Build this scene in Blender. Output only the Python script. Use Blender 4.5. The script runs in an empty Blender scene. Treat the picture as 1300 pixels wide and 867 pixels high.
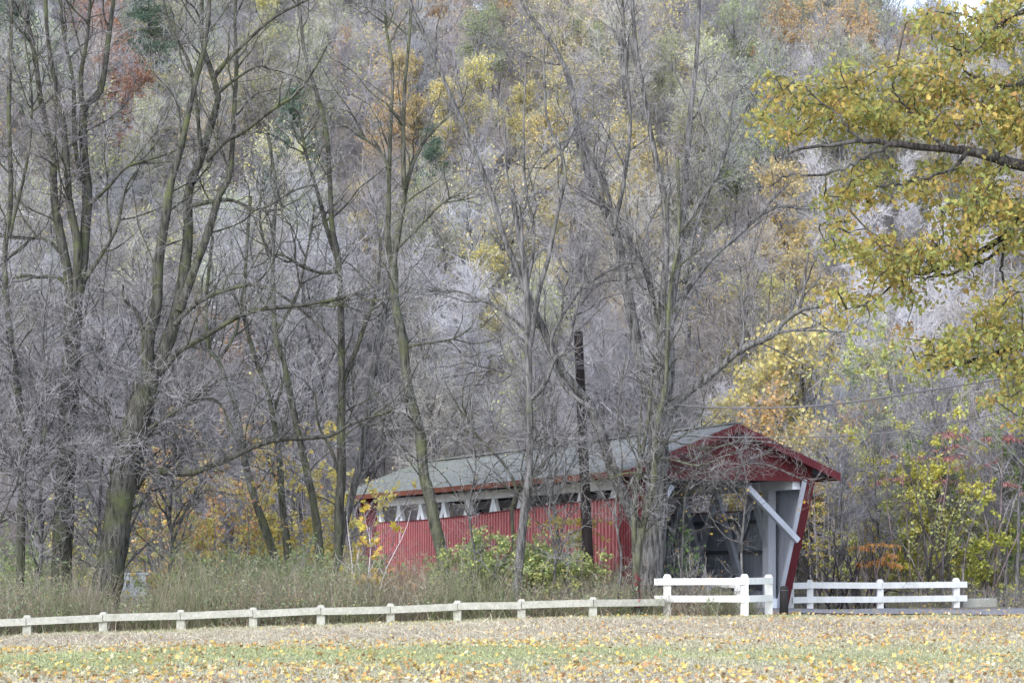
import bpy, math, random
import numpy as np
rng = np.random.default_rng(7)
random.seed(7)
S = bpy.context.scene
COL = S.collection
F = 2450.0; HZ = 715.0; EYE = 1.7

# ------------------------------------------------------------------ helpers
def at(x, y, Y):
    """photo position (1300 px wide) at a depth in metres -> world point"""
    return np.array([(x - 650.0) * Y / F, Y, EYE + (HZ - y) * Y / F])

class MB:
    def __init__(s): s.V = []; s.Q = []; s.T = []; s.C = []; s.n = 0
    def add(s, v, f, c=None):
        v = np.asarray(v, float).reshape(-1, 3); f = np.asarray(f, int)
        (s.Q if f.shape[1] == 4 else s.T).append(f + s.n)
        s.V.append(v)
        if c is None: c = np.ones((len(v), 3))
        c = np.asarray(c, float)
        if c.ndim == 1: c = np.tile(c, (len(v), 1))
        s.C.append(c); s.n += len(v)
    def build(s, name, mat, parent=None, smooth=False):
        me = bpy.data.meshes.new(name)
        V = np.concatenate(s.V); C = np.concatenate(s.C)
        q = np.concatenate(s.Q) if s.Q else np.zeros((0, 4), int)
        t = np.concatenate(s.T) if s.T else np.zeros((0, 3), int)
        me.vertices.add(len(V)); me.vertices.foreach_set('co', V.astype(np.float32).ravel())
        lo = np.concatenate([q.ravel(), t.ravel()]).astype(np.int32)
        me.loops.add(len(lo)); me.loops.foreach_set('vertex_index', lo)
        st = np.concatenate([np.arange(len(q)) * 4, len(q) * 4 + np.arange(len(t)) * 3]).astype(np.int32)
        me.polygons.add(len(st)); me.polygons.foreach_set('loop_start', st)
        me.polygons.foreach_set('loop_total', np.concatenate([np.full(len(q), 4), np.full(len(t), 3)]).astype(np.int32))
        me.polygons.foreach_set('use_smooth', np.full(len(st), smooth))
        a = me.color_attributes.new('col', 'FLOAT_COLOR', 'POINT')
        a.data.foreach_set('color', np.concatenate([C, np.ones((len(C), 1))], 1).astype(np.float32).ravel())
        me.update(calc_edges=True); me.validate()
        me.materials.append(mat)
        o = bpy.data.objects.new(name, me); COL.objects.link(o)
        if parent: o.parent = parent
        return o
    # boxy shapes
    def hexa(s, p, c=None):   # 8 points: bottom 4 then top 4
        s.add(p, [[3,2,1,0],[4,5,6,7],[0,1,5,4],[1,2,6,5],[2,3,7,6],[3,0,4,7]], c)
    def box(s, a, b, c=None):
        x0,y0,z0 = a; x1,y1,z1 = b
        s.hexa([(x0,y0,z0),(x1,y0,z0),(x1,y1,z0),(x0,y1,z0),(x0,y0,z1),(x1,y0,z1),(x1,y1,z1),(x0,y1,z1)], c)
    def beam(s, p0, p1, w, h, side=(1,0,0), c=None):   # w along side, h along the third axis
        p0 = np.array(p0, float); p1 = np.array(p1, float); d = p1 - p0; d /= np.linalg.norm(d)
        sd = np.array(side, float); sd -= d * sd.dot(d); sd /= np.linalg.norm(sd); u = np.cross(d, sd)
        a, b = sd * w / 2, u * h / 2
        s.hexa([p0-a-b, p0+a-b, p0+a+b, p0-a+b, p1-a-b, p1+a-b, p1+a+b, p1-a+b], c)
    def tubes(s, P, R, S_, c=None, cap=False):
        P = np.asarray(P, float); R = np.asarray(R, float); N, K = R.shape
        T = np.gradient(P, axis=1); T /= np.linalg.norm(T, axis=2, keepdims=True) + 1e-9
        ref = np.zeros((N, 1, 3)); ref[..., 0] = 1.0
        m = np.abs(T[:, :, 0]).mean(1) > .8; ref[m] = (0, 1, 0)
        A = np.cross(T, ref); A /= np.linalg.norm(A, axis=2, keepdims=True) + 1e-9
        B = np.cross(T, A)
        th = np.arange(S_) * 2 * math.pi / S_
        V = P[:, :, None] + R[:, :, None, None] * (A[:, :, None] * np.cos(th)[None, None, :, None] + B[:, :, None] * np.sin(th)[None, None, :, None])
        idx = np.arange(N * K * S_).reshape(N, K, S_); nx = np.roll(idx, -1, 2)
        f = np.stack([idx[:, :-1], nx[:, :-1], nx[:, 1:], idx[:, 1:]], -1).reshape(-1, 4)
        if c is not None:
            c = np.asarray(c, float)
            if c.ndim == 2: c = np.repeat(c, K * S_, 0)
        s.add(V, f, c)
        if cap:
            for k in (0, K-1):
                for n in range(N):
                    vv = V[n, k]; ctr = vv.mean(0); m = len(vv)
                    s.add(np.vstack([vv, ctr]), [[i, (i+1) % m, m] for i in range(m)])

def unit(v): return v / (np.linalg.norm(v, axis=-1, keepdims=True) + 1e-9)
def grow(start, d, length, K, wander, up):
    N = len(start); P = np.zeros((N, K, 3)); P[:, 0] = start; d = unit(d); st = (np.asarray(length) / (K - 1))[:, None]
    for k in range(1, K):
        d = unit(d + rng.normal(0, wander, (N, 3)) + np.array([0, 0, up]))
        P[:, k] = P[:, k-1] + d * st
    return P
def spawn(P, R, M, t0, t1, ang, lmin, lmax, rmax, rtip, K, wander, up, shrink=.5, squash=1.0):
    seg = np.linalg.norm(np.diff(P, axis=1), axis=2).sum(1)
    i = rng.choice(len(P), M, p=seg / seg.sum()); t = rng.uniform(t0, t1, M) * (P.shape[1] - 1)
    k = np.minimum(t.astype(int), P.shape[1] - 2); f = (t - k)[:, None]
    st = P[i, k] * (1 - f) + P[i, k+1] * f
    T = unit(P[i, k+1] - P[i, k]); r = (R[i, k] * (1 - f[:, 0]) + R[i, k+1] * f[:, 0])
    q = rng.normal(0, 1, (M, 3)); q[:, 1] *= squash; q = unit(q - T * (q * T).sum(1, keepdims=True))
    th = np.radians(rng.uniform(ang[0], ang[1], M))[:, None]
    d = T * np.cos(th) + q * np.sin(th)
    L = rng.uniform(lmin, lmax, M) * (1 - shrink * t / (P.shape[1] - 1))
    Q = grow(st, d, L, K, wander, up)
    r0 = np.minimum(r * .8, rmax); rt = np.minimum(rtip, r0 * .8)
    return Q, r0[:, None] * (1 - np.linspace(0, 1, K)) + rt[:, None] * np.linspace(0, 1, K) if np.ndim(rt) else None

def rotframes(N, droop=0.0, flat=0.0):
    n = rng.normal(0, 1, (N, 3)); n[:, 2] += flat; n = unit(n)
    d = rng.normal(0, 1, (N, 3)); d[:, 2] -= droop; d = unit(d - n * (d * n).sum(1, keepdims=True))
    return d, np.cross(n, d), n
QUAD = (np.array([[0,0,0],[.5,-.36,.05],[1,0,0],[.5,.36,.05]]), [[0,1,2,3]])
OAK = (np.array([[0,0,0],[.28,-.26,.05],[.42,-.12,.0],[.62,-.34,.06],[1,0,-.06],[.62,.34,.06],[.42,.12,0],[.28,.26,.05]]),
       [[0,1,2],[0,2,6],[0,6,7],[2,3,4],[2,4,6],[6,4,5]])
MAPLE = (np.array([[0,0,0],[.12,-.42,.06],[.36,-.2,0],[.62,-.55,.1],[.68,-.16,0],[1.05,0,.08],[.68,.16,0],[.62,.55,.1],[.36,.2,0],[.12,.42,.06]]),
       [[0,1,2],[2,3,4],[4,5,6],[6,7,8],[8,9,0],[0,2,8],[2,4,8],[4,6,8]])
def leaves(mb, pos, size, cols, tmpl=QUAD, droop=0., flat=0.):
    N = len(pos); d, s_, n = rotframes(N, droop, flat); tv, tf = tmpl
    size = np.broadcast_to(size, (N,))
    V = pos[:, None] + size[:, None, None] * (tv[None, :, :1] * d[:, None] + tv[None, :, 1:2] * s_[:, None] + tv[None, :, 2:] * n[:, None])
    k = len(tv); f = (np.array(tf)[None] + (np.arange(N) * k)[:, None, None]).reshape(-1, len(tf[0]))
    mb.add(V, f, np.repeat(cols, k, 0))
def palette(cols, N, jit=.18, w=None):
    cols = np.array(cols, float); c = cols[rng.choice(len(cols), N, p=w)]
    return np.clip(c * (1 + rng.normal(0, jit, (N, 1))) , .01, .95)

def tag(o, label=None, cat=None, group=None, kind=None):
    if label: o['label'] = label
    if cat: o['category'] = cat
    if group: o['group'] = group
    if kind: o['kind'] = kind
    return o
def empty(name, loc=(0,0,0), rz=0):
    o = bpy.data.objects.new(name, None); COL.objects.link(o); o.location = loc; o.rotation_euler = (0,0,rz); return o
def dup(root, loc, rz=0, sc=1.0, label=None, group=None):
    r = root.copy(); COL.objects.link(r); r.location = loc; r.rotation_euler = (0,0,rz)
    r.scale = (sc,)*3 if np.ndim(sc) == 0 else sc
    if label: r['label'] = label
    if group: r['group'] = group
    for ch in list(root.children):
        c = ch.copy(); COL.objects.link(c); c.parent = r
        for g in ch.children:
            e = g.copy(); COL.objects.link(e); e.parent = c
    return r

# ------------------------------------------------------------------ materials
def mat(name):
    m = bpy.data.materials.new(name); m.use_nodes = True; nt = m.node_tree
    return m, nt, nt.nodes['Principled BSDF']
def N_(nt, t, **kw):
    n = nt.nodes.new(t)
    for k, v in kw.items(): setattr(n, k, v)
    return n
def mixc(nt, fac, a, b, mode='MIX'):
    n = N_(nt, 'ShaderNodeMix', data_type='RGBA', blend_type=mode)
    for sock, v in ((n.inputs[0], fac), (n.inputs[6], a), (n.inputs[7], b)):
        if hasattr(v, 'links'): nt.links.new(v, sock)
        elif np.ndim(v) == 0: sock.default_value = v
        else: sock.default_value = (*v, 1)
    return n.outputs[2]
def noise(nt, scale, detail=4, rough=.6, coord='Object', stretch=None):
    tc = N_(nt, 'ShaderNodeTexCoord'); n = N_(nt, 'ShaderNodeTexNoise'); n.inputs['Scale'].default_value = scale
    n.inputs['Detail'].default_value = detail; n.inputs['Roughness'].default_value = rough
    src = tc.outputs[coord]
    if stretch:
        mp = N_(nt, 'ShaderNodeMapping'); mp.inputs['Scale'].default_value = stretch
        nt.links.new(src, mp.inputs['Vector']); src = mp.outputs[0]
    nt.links.new(src, n.inputs['Vector']); return n.outputs['Fac']
def ramp(nt, fac, a, b):
    n = N_(nt, 'ShaderNodeMapRange'); nt.links.new(fac, n.inputs[0]); n.inputs[1].default_value = a; n.inputs[2].default_value = b
    return n.outputs[0]
def bump(nt, bsdf, h, strength, dist=.02):
    b = N_(nt, 'ShaderNodeBump'); b.inputs['Strength'].default_value = strength; b.inputs['Distance'].default_value = dist
    nt.links.new(h, b.inputs['Height']); nt.links.new(b.outputs[0], bsdf.inputs['Normal'])

def bark(name, dark, light, moss, mossamt=.5, sc=3.5):
    m, nt, b = mat(name)
    n1 = noise(nt, sc, 6, .7, stretch=(3, 3, .5)); n2 = noise(nt, 1.3, 5, .65)
    c = mixc(nt, ramp(nt, n1, .40, .60), dark, light)
    c = mixc(nt, ramp(nt, n2, .62 - mossamt * .25, .80 - mossamt * .2), c, moss)
    nt.links.new(c, b.inputs['Base Color']); b.inputs['Roughness'].default_value = .95
    b.inputs['Specular IOR Level'].default_value = .1
    bump(nt, b, n1, .9, .05); return m
def twigmat(name, a, b_):
    m, nt, b = mat(name)
    oi = N_(nt, 'ShaderNodeObjectInfo'); n1 = noise(nt, 1.1, 3)
    c = mixc(nt, ramp(nt, n1, .35, .65), a, b_); c = mixc(nt, 1.0, c, oi.outputs['Color'], 'MULTIPLY')
    nt.links.new(c, b.inputs['Base Color']); b.inputs['Roughness'].default_value = .9; b.inputs['Specular IOR Level'].default_value = .1
    return m
def leafmat(name, trans=.35):
    m, nt, b = mat(name); at_ = N_(nt, 'ShaderNodeAttribute', attribute_name='col'); oi = N_(nt, 'ShaderNodeObjectInfo')
    c = mixc(nt, 1.0, at_.outputs['Color'], oi.outputs['Color'], 'MULTIPLY')
    nt.links.new(c, b.inputs['Base Color']); b.inputs['Roughness'].default_value = .7; b.inputs['Specular IOR Level'].default_value = .15
    tr = N_(nt, 'ShaderNodeBsdfTranslucent'); nt.links.new(c, tr.inputs[0]); mx = N_(nt, 'ShaderNodeMixShader'); mx.inputs[0].default_value = trans
    nt.links.new(b.outputs[0], mx.inputs[1]); nt.links.new(tr.outputs[0], mx.inputs[2])
    nt.links.new(mx.outputs[0], nt.nodes['Material Output'].inputs[0]); return m
def paint(name, base, dirt, amt=.5, rough=.7, sc=2.0, stretch=(1,1,.25)):
    m, nt, b = mat(name)
    n1 = noise(nt, sc, 6, .7, stretch=stretch); n2 = noise(nt, 14, 4, .6, stretch=stretch)
    c = mixc(nt, ramp(nt, n1, .42, .85), base, dirt); c2 = mixc(nt, ramp(nt, n2, .3, .8), c, dirt)
    c = mixc(nt, amt, c, c2)
    nt.links.new(c, b.inputs['Base Color']); b.inputs['Roughness'].default_value = rough; b.inputs['Specular IOR Level'].default_value = .25
    bump(nt, b, n2, .25, .01); return m

M = {}
M['bark_dark'] = bark('dark_bark', (.030,.030,.027), (.115,.113,.105), (.11,.125,.065), .55)
M['bark_moss'] = bark('mossy_bark', (.038,.039,.032), (.15,.15,.132), (.13,.145,.08), .6)
M['bark_grey'] = bark('grey_bark', (.05,.049,.05), (.215,.212,.218), (.17,.18,.13), .25)
M['bark_oak'] = bark('oak_bark', (.022,.021,.022), (.10,.095,.095), (.20,.20,.19), .35, 6)
M['bark_pale'] = bark('pale_bark', (.25,.24,.25), (.5,.48,.5), (.3,.3,.24), .2)
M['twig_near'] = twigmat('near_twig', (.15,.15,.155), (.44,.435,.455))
M['twig_far'] = twigmat('far_twig', (.27,.268,.282), (.57,.563,.585))  # paler than near twigs, distance haze put into the base colour
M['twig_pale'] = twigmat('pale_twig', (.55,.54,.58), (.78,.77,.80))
M['leaf'] = leafmat('leaf', .42); M['litter'] = leafmat('fallen_leaf', .1)
M['white'] = paint('white_paint', (.80,.81,.84), (.52,.54,.50), .32)
M['weathered'] = paint('weathered_whitewash', (.55,.54,.50), (.26,.27,.22), .75, .9, 3, (1,1,1))
M['red'] = paint('barn_red_paint', (.20,.045,.055), (.13,.035,.042), .5)  # dark copy of the siding red, shade between the battens put into its colour
M['batten'] = paint('faded_red_batten', (.46,.17,.18), (.27,.09,.10), .8, sc=.9)  # lit copy of the siding red, light on the ribs painted in, plus faded patches
M['darkred'] = paint('deep_red_trim', (.125,.021,.030), (.08,.015,.02), .5)
M['gable_red'] = paint('gable_red', (.115,.019,.024), (.07,.014,.018), .5)
M['brown'] = paint('brown_fascia', (.15,.05,.03), (.08,.03,.02), .5)
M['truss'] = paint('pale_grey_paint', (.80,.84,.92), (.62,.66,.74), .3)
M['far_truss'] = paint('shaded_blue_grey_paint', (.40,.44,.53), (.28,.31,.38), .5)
M['portal_grey'] = paint('blue_grey_paint', (.50,.54,.63), (.34,.37,.44), .5)
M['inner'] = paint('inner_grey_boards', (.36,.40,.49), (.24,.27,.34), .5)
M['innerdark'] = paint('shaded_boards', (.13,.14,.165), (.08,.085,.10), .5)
M['deck'] = paint('deck_planks', (.16,.14,.12), (.08,.07,.06), .6, .9, 2, (1,1,1))
M['pole'] = paint('creosoted_wood', (.030,.022,.024), (.012,.010,.010), .6, .75, 3, (2,2,.3))
M['stone'] = paint('abutment_stone', (.30,.29,.27), (.15,.14,.13), .6, .95, 1.5, (1,1,1))
M['stump'] = paint('charred_stump', (.045,.042,.045), (.02,.02,.02), .6, .9, 5)
M['concrete'] = paint('old_concrete', (.36,.36,.34), (.2,.21,.18), .6, .95, 2, (1,1,1))
M['enamel'] = paint('pale_enamel', (.70,.76,.88), (.5,.55,.6), .3, .5)
M['cable'] = paint('grey_cable', (.16,.16,.18), (.1,.1,.11), .3)
def roofmat():
    m, nt, b = mat('shingle_roof'); tc = N_(nt, 'ShaderNodeTexCoord')
    br = N_(nt, 'ShaderNodeTexBrick'); mp = N_(nt, 'ShaderNodeMapping'); mp.inputs['Rotation'].default_value = (0, 0, math.pi/2)
    nt.links.new(tc.outputs['Object'], mp.inputs[0]); nt.links.new(mp.outputs[0], br.inputs[0])
    br.inputs['Scale'].default_value = 1; br.inputs['Brick Width'].default_value = .32; br.inputs['Row Height'].default_value = .16
    br.inputs['Mortar Size'].default_value = .008; br.inputs['Color1'].default_value = (.15,.16,.165,1); br.inputs['Color2'].default_value = (.22,.225,.23,1); br.inputs['Mortar'].default_value = (.10,.11,.11,1)
    n1 = noise(nt, .5, 6, .7); n2 = noise(nt, 5, 5, .7)
    # moss grows towards the far end
    sp = N_(nt, 'ShaderNodeSeparateXYZ'); nt.links.new(tc.outputs['Object'], sp.inputs[0])
    g = ramp(nt, sp.outputs[1], 4, 26); ad = N_(nt, 'ShaderNodeMath', operation='MULTIPLY_ADD'); nt.links.new(g, ad.inputs[0]); ad.inputs[1].default_value = .28; nt.links.new(n1, ad.inputs[2])
    c = mixc(nt, ramp(nt, ad.outputs[0], .5, .85), br.outputs['Color'], (.15,.17,.145))
    c = mixc(nt, ramp(nt, n2, .5, .75), c, (.28,.29,.29))
    nt.links.new(c, b.inputs['Base Color']); b.inputs['Roughness'].default_value = .95; bump(nt, b, br.outputs['Fac'], -.4, .02); return m
M['roof'] = roofmat()

# ------------------------------------------------------------------ terrain
BX, BY, BA = 7.78, 68.0, math.radians(25)
pd = np.array([math.cos(BA), math.sin(BA)]); ad_ = np.array([-math.sin(BA), math.cos(BA)])
def sm(t): t = np.clip(t, 0, 1); return t * t * (3 - 2 * t)
def fenceY(X): return 60 + np.clip(X, -20, 5) * .08
def ground(X, Y):
    X = np.asarray(X, float); Y = np.asarray(Y, float)
    h = np.clip(.03 * X - .03, -.75, .03) * sm((Y - 28) / 26)
    sx, sy = X - BX, Y - BY
    sloc = sx * ad_[0] + sy * ad_[1]
    h = h - 2.4 * np.exp(-((sloc - 16) / 6.5) ** 2)          # the creek cut, crossed by the bridge
    h = h - .35 * sm((sloc - 1) / 4) * sm((110 - Y) / 10)
    hill = np.maximum(Y - 101 + 5 * np.sin(X * .05), 0)
    rise = .45 * hill - .45 * np.maximum(hill - 205, 0) * 1.15
    rise = rise * (1 - .20 * sm((X - 25) / 45))
    h = h + rise + np.where(hill > 0, sm(hill / 20) * (np.sin(X * .11 + Y * .04) * 1.6 + np.sin(X * .047 - Y * .09) * 2.2), 0)
    return h + .03 * np.sin(X * 1.3) * np.sin(Y * .9)
def gz(X, Y): return float(ground(X, Y))

def band_colour(X, Y):
    """how green (0) .. tan (1) .. brown the mown field is"""
    n = np.sin(X*.9 + 1.3*np.sin(Y*.35)) * .5 + np.sin(X*.31 + Y*.23) * .5 + np.sin(X*2.3 - Y*1.1)*.3
    g = np.exp(-((Y - (36 - .02*X) - n*2.2) / 5.6) ** 2) * np.clip(1.0 - (X + 3) * .03, .55, 1)*1.15
    g2 = np.exp(-((Y - fenceY(X) - .3 - n*.5) / 2.4) ** 2) * .85
    return np.clip(g + g2, 0, 1), n
GREEN = np.array([.37,.40,.22]); TAN = np.array([.48,.435,.335]); BROWN = np.array([.31,.265,.215]); LIT = np.array([.20,.18,.175])
def gcol(X, Y):
    g, n = band_colour(X, Y); g = g[..., None]
    br = np.clip(np.exp(-((Y - 50 - n*2) / 5.5) ** 2) * (.55 + .3*n), 0, 1)[..., None]
    c = TAN * (1 - br) + BROWN * br; c = c * (1 - g) + GREEN * g
    f = sm((Y - fenceY(X) - .8) / 2)[..., None]
    c = c * (1 - f) + LIT * f; hl = sm((Y - 104) / 15)[..., None]
    return c * (1 - hl) + np.array([.17,.16,.17]) * hl
def terrain():
    xs = np.concatenate([np.linspace(-420, -60, 30), np.linspace(-58, 58, 170), np.linspace(60, 420, 30)])
    ys = np.concatenate([np.linspace(-60, 15, 12), np.linspace(17, 125, 200), np.linspace(128, 600, 110)])
    X, Y = np.meshgrid(xs, ys); Z = ground(X, Y)
    V = np.stack([X, Y, Z], -1).reshape(-1, 3); nx = len(xs); ny = len(ys)
    i = (np.arange(ny-1)[:, None] * nx + np.arange(nx-1)[None]).ravel()
    mb = MB(); mb.add(V, np.stack([i, i+1, i+nx+1, i+nx], 1), gcol(X, Y).reshape(-1, 3))
    m, nt, b = mat('ground_cover'); a = N_(nt, 'ShaderNodeAttribute', attribute_name='col')
    n1 = noise(nt, 1.6, 8, .75); n2 = noise(nt, 9, 6, .75)
    c = mixc(nt, ramp(nt, n1, .35, .7), a.outputs['Color'], (.34,.29,.23)); c = mixc(nt, .55, a.outputs['Color'], c)
    c = mixc(nt, ramp(nt, n2, .45, .7), c, (.16,.13,.09)); nt.links.new(c, b.inputs['Base Color']); b.inputs['Roughness'].default_value = 1
    b.inputs['Specular IOR Level'].default_value = .05
    bump(nt, b, n2, .8, .08)
    tag(mb.build('ground', m, smooth=True), kind='structure')
terrain()
# gravel road that turns in front of the portal and leaves to the right
def road():
    c0 = np.array([BX, BY]) + ad_ * 2.2
    mid = [c0 + pd * 0, np.array([10.2, 66.6]), np.array([13.5, 65.4]), np.array([18, 65.6]), np.array([26, 66.5]), np.array([40, 67.5]), np.array([80, 70])]
    mid = np.array(mid); t = np.linspace(0, len(mid)-1, 90); m2 = np.stack([np.interp(t, range(len(mid)), mid[:, k]) for k in (0,1)], 1)
    tg = unit(np.gradient(m2, axis=0)); nr = np.stack([-tg[:,1], tg[:,0]], 1)
    w = np.interp(t, [0,1,2,6], [2.6,3.0,3.4,3.4])[:, None]
    cols = np.linspace(-1, 1, 9); V = []
    for k in cols:
        p = m2 + nr * w * k; V.append(np.stack([p[:,0], p[:,1], ground(p[:,0], p[:,1]) + .04 + .05 * (1 - k*k)], 1))
    V = np.stack(V, 1); n = V.shape[0]; i = (np.arange(n-1)[:, None] * 9 + np.arange(8)[None]).ravel()
    mb = MB(); mb.add(V, np.stack([i, i+1, i+10, i+9], 1))
    m, nt, b = mat('gravel'); n1 = noise(nt, 40, 5, .8); n2 = noise(nt, .8, 4)
    c = mixc(nt, ramp(nt, n1, .3, .7), (.12,.12,.135), (.36,.36,.39)); c = mixc(nt, ramp(nt, n2, .45, .75), c, (.24,.24,.26))
    nt.links.new(c, b.inputs['Base Color']); b.inputs['Roughness'].default_value = .95; bump(nt, b, n1, 1, .03)
    tag(mb.build('road', m, smooth=True), kind='structure')
road()
def water():
    mb = MB(); o = np.array([BX, BY]) + ad_ * 16
    a, b_ = o - pd*60 , o + pd*60
    for k in range(24):
        p = a + (b_-a) * k/24; q = a + (b_-a) * (k+1)/24
        mb.add([[*(p-ad_*3.2), -1.98],[*(p+ad_*3.2), -1.98],[*(q+ad_*3.2), -1.98],[*(q-ad_*3.2), -1.98]], [[3,2,1,0]])
    m, nt, b = mat('creek_water'); b.inputs['Base Color'].default_value = (.05,.06,.05,1); b.inputs['Roughness'].default_value = .08
    bump(nt, b, noise(nt, 3, 3), .1, .02)
    tag(mb.build('creek_water', m), kind='structure')
water()

# ------------------------------------------------------------------ covered bridge
def bridge():
    B = empty('covered_bridge', (BX, BY, 0), BA)
    tag(B, 'red covered bridge with board and batten sides, grey mossy roof and an open slanted portal', 'bridge')
    L = 29.0; E = 4.98; RZ = 6.62; HW = 4.25; W = 3.22
    # roof
    mb = MB(); sl = (RZ - E) / HW; th = .09
    ns = 30
    for sg in (-1, 1):
        for k in range(ns):   # slightly sagging courses along the length
            s0 = -.35 + (L + .7) * k / ns; s1 = -.35 + (L + .7) * (k+1) / ns
            z = lambda s: -.10 * math.sin(math.pi * max(0, min(1, s / L)))
            p = [(sg*HW, s0, E+z(s0)-th), (0, s0, RZ+z(s0)-th), (0, s1, RZ+z(s1)-th), (sg*HW, s1, E+z(s1)-th)]
            q = [(a, b, c+th) for a, b, c in p]
            mb.add(p + q, [[0,1,2,3],[4,7,6,5],[0,3,7,4],[1,5,6,2]] + ([[0,4,5,1]] if k == 0 else []) + ([[3,2,6,7]] if k == ns-1 else []))
    roof = mb.build('roof', M['roof'], B)
    mb = MB(); mb.beam((0,-.36,RZ+.012), (0,L+.36,RZ+.012), .34, .05, (1,0,0)); mb.build('ridge_cap', M['roof'], roof)
    # fascia below each eave, soffit boards
    for sg in (-1, 1):
        mb = MB(); mb.box((sg*HW-.03*sg if sg>0 else -HW-.03, -.33, E-.30), (sg*HW+.03 if sg>0 else -HW+.03, L+.33, E-.085)); 
        mb.build('fascia', M['brown'], B)
    # rake trims on the two gables
    for s0, s1 in ((-.42,-.352), (L+.352, L+.42)):
        for sg in (-1, 1):
            mb = MB(); p = [(0,s0,RZ-.30),(0,s1,RZ-.30),(sg*(HW+.02),s1,E-.32),(sg*(HW+.02),s0,E-.32)]
            q = [(0,s0,RZ-.02),(0,s1,RZ-.02),(sg*(HW+.02),s1,E-.04),(sg*(HW+.02),s0,E-.04)]
            mb.hexa(p+q); mb.build('rake_trim', M['darkred'], B)
    # gable walls (vertical boards with battens)
    for s, d in ((.12, 1), (L-.12, -1)):
        mb = MB(); zl = 4.68
        topz = lambda u: RZ - sl*abs(u) - .1
        us = np.arange(-3.4, 3.41, .2)
        for a, b in zip(us[:-1], us[1:]):
            g = .006; mb.hexa([(a+g,s,zl),(b-g,s,zl),(b-g,s+.05*d,zl),(a+g,s+.05*d,zl),(a+g,s,topz(a)),(b-g,s,topz(b)),(b-g,s+.05*d,topz(b)),(a+g,s+.05*d,topz(a))])
        gab = mb.build('gable', M['gable_red'], B)
        mb = MB(); mb.box((-3.42, s-.05, zl-.04), (3.42, s-.002, zl+.12)); mb.build('header_board', M['gable_red'], gab)
        # lookouts under the overhanging rake
        mb = MB()
        for sg in (-1,1):
            for u in (.9,1.7,2.5,3.3,4.0):
                mb.beam((sg*u, s-.45*d, topz(u)-.0), (sg*u, s-.0*d, topz(u)-.0), .09, .12, (1,0,0))
        mb.build('lookout', M['darkred'], gab)
    # side walls
    top = lambda s, sg=-1: 3.66 if sg > 0 else 3.98 - .40 * sm((s-2)/20)
    SL = lambda z: 1.95 * (1 - np.clip(z, 0, 4.6) / 4.6)       # slanted portal edge: s as a function of height
    for sg in (-1, 1):
        mb = MB(); bt = MB(); bw = .27
        for s in np.arange(2.5, L-2.5, bw):
            t0, t1 = float(top(s,sg)), float(top(s+bw,sg)); w = .012*math.sin(s*37)
            x0, x1 = sorted((sg*W, sg*(W+.03)))
            mb.hexa([(x0,s,-.95+w),(x1,s,-.95+w),(x1,s+bw-.008,-.95+w),(x0,s+bw-.008,-.95+w),(x0,s,t0),(x1,s,t0),(x1,s+bw-.008,t1),(x0,s+bw-.008,t1)])
            x0, x1 = sorted((sg*(W+.031), sg*(W+.085))); bt.box((x0,s-.065,-.95-w),(x1,s+.065,t0+.01))
        side = mb.build('siding', M['red'], B); bt.build('battens', M['batten'], side)
        mb = MB()
        for k in range(30):
            s = 2.3 + (L-4.6)*k/30; s1 = 2.3 + (L-4.6)*(k+1)/30
            mb.beam((sg*(W+.03), s, float(top(s,sg))+.03), (sg*(W+.03), s1, float(top(s1,sg))+.03), .16, .05, (1,0,0))
        mb.build('sill_cap', M['darkred'], side)
        # full height shelter panels at both ends, edge leaning outward with height
        for e in (0, 1):
            fs = (lambda s: s) if e == 0 else (lambda s: L - s)
            mb = MB(); bw = .19
            for s in np.arange(0, 2.48, bw):
                s1 = min(s+bw-.006, 2.5)
                zb = lambda q: 4.6 * (1 - min(q, 1.95)/1.95) if q < 1.95 else -.6
                b0, b1 = zb(s), zb(s1)
                if s1 >= 1.95: b1 = -.6
                if s >= 1.95: b0 = -.6
                x0, x1 = sorted((sg*W, sg*(W+.03)))
                pts = [(x0,fs(s),b0),(x1,fs(s),b0),(x1,fs(s1),b1),(x0,fs(s1),b1),(x0,fs(s),4.72),(x1,fs(s),4.72),(x1,fs(s1),4.72),(x0,fs(s1),4.72)]
                mb.hexa(pts)
                if s > .3: x0, x1 = sorted((sg*(W+.03), sg*(W+.07))); mb.box((x0, fs(s)-.025, max(b0,b1)-.0), (x1, fs(s)+.025, 4.70))
            mb.build('shelter_panel', M['red'], B)
            mb = MB(); mb.beam((sg*(W+.03), fs(1.93), -.35), (sg*(W+.03), fs(-.03), 4.72), .34, .10, (1,0,0)); mb.build('portal_trim', M['darkred'], B)
            mb = MB(); mb.beam((sg*(W-.22), fs(1.90), -.35), (sg*(W-.22), fs(-.02), 4.70), .15, .09, (1,0,0)); mb.build('trim_board', M['portal_grey'], B)
    # inner boarding (far and near walls) with girts
    for sg in (-1, 1):
        mb = MB()
        for s in np.arange(.03, L-.2, .24):
            zt = 4.6 if s < 2.45 or s > L-2.7 else float(top(s,sg))-.03
            se = min(s, L-s-.24); zb = .1 if se > 1.95 else min(4.55, 4.6*(1-se/1.95)+.06)
            x0, x1 = sorted((sg*(W-.03), sg*(W-.006))); mb.box((x0, s, zb), (x1, s+.228, zt))
        inn = mb.build('inner_boarding', M['inner'], B)
        mb = MB()
        for z in (.75, 2.05, 3.2):
            x0, x1 = sorted((sg*(W-.14), sg*(W-.032))); mb.box((x0, 2.1, z), (x1, L-2.1, z+.14))
        mb.build('girt', M['innerdark'], inn)
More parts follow.
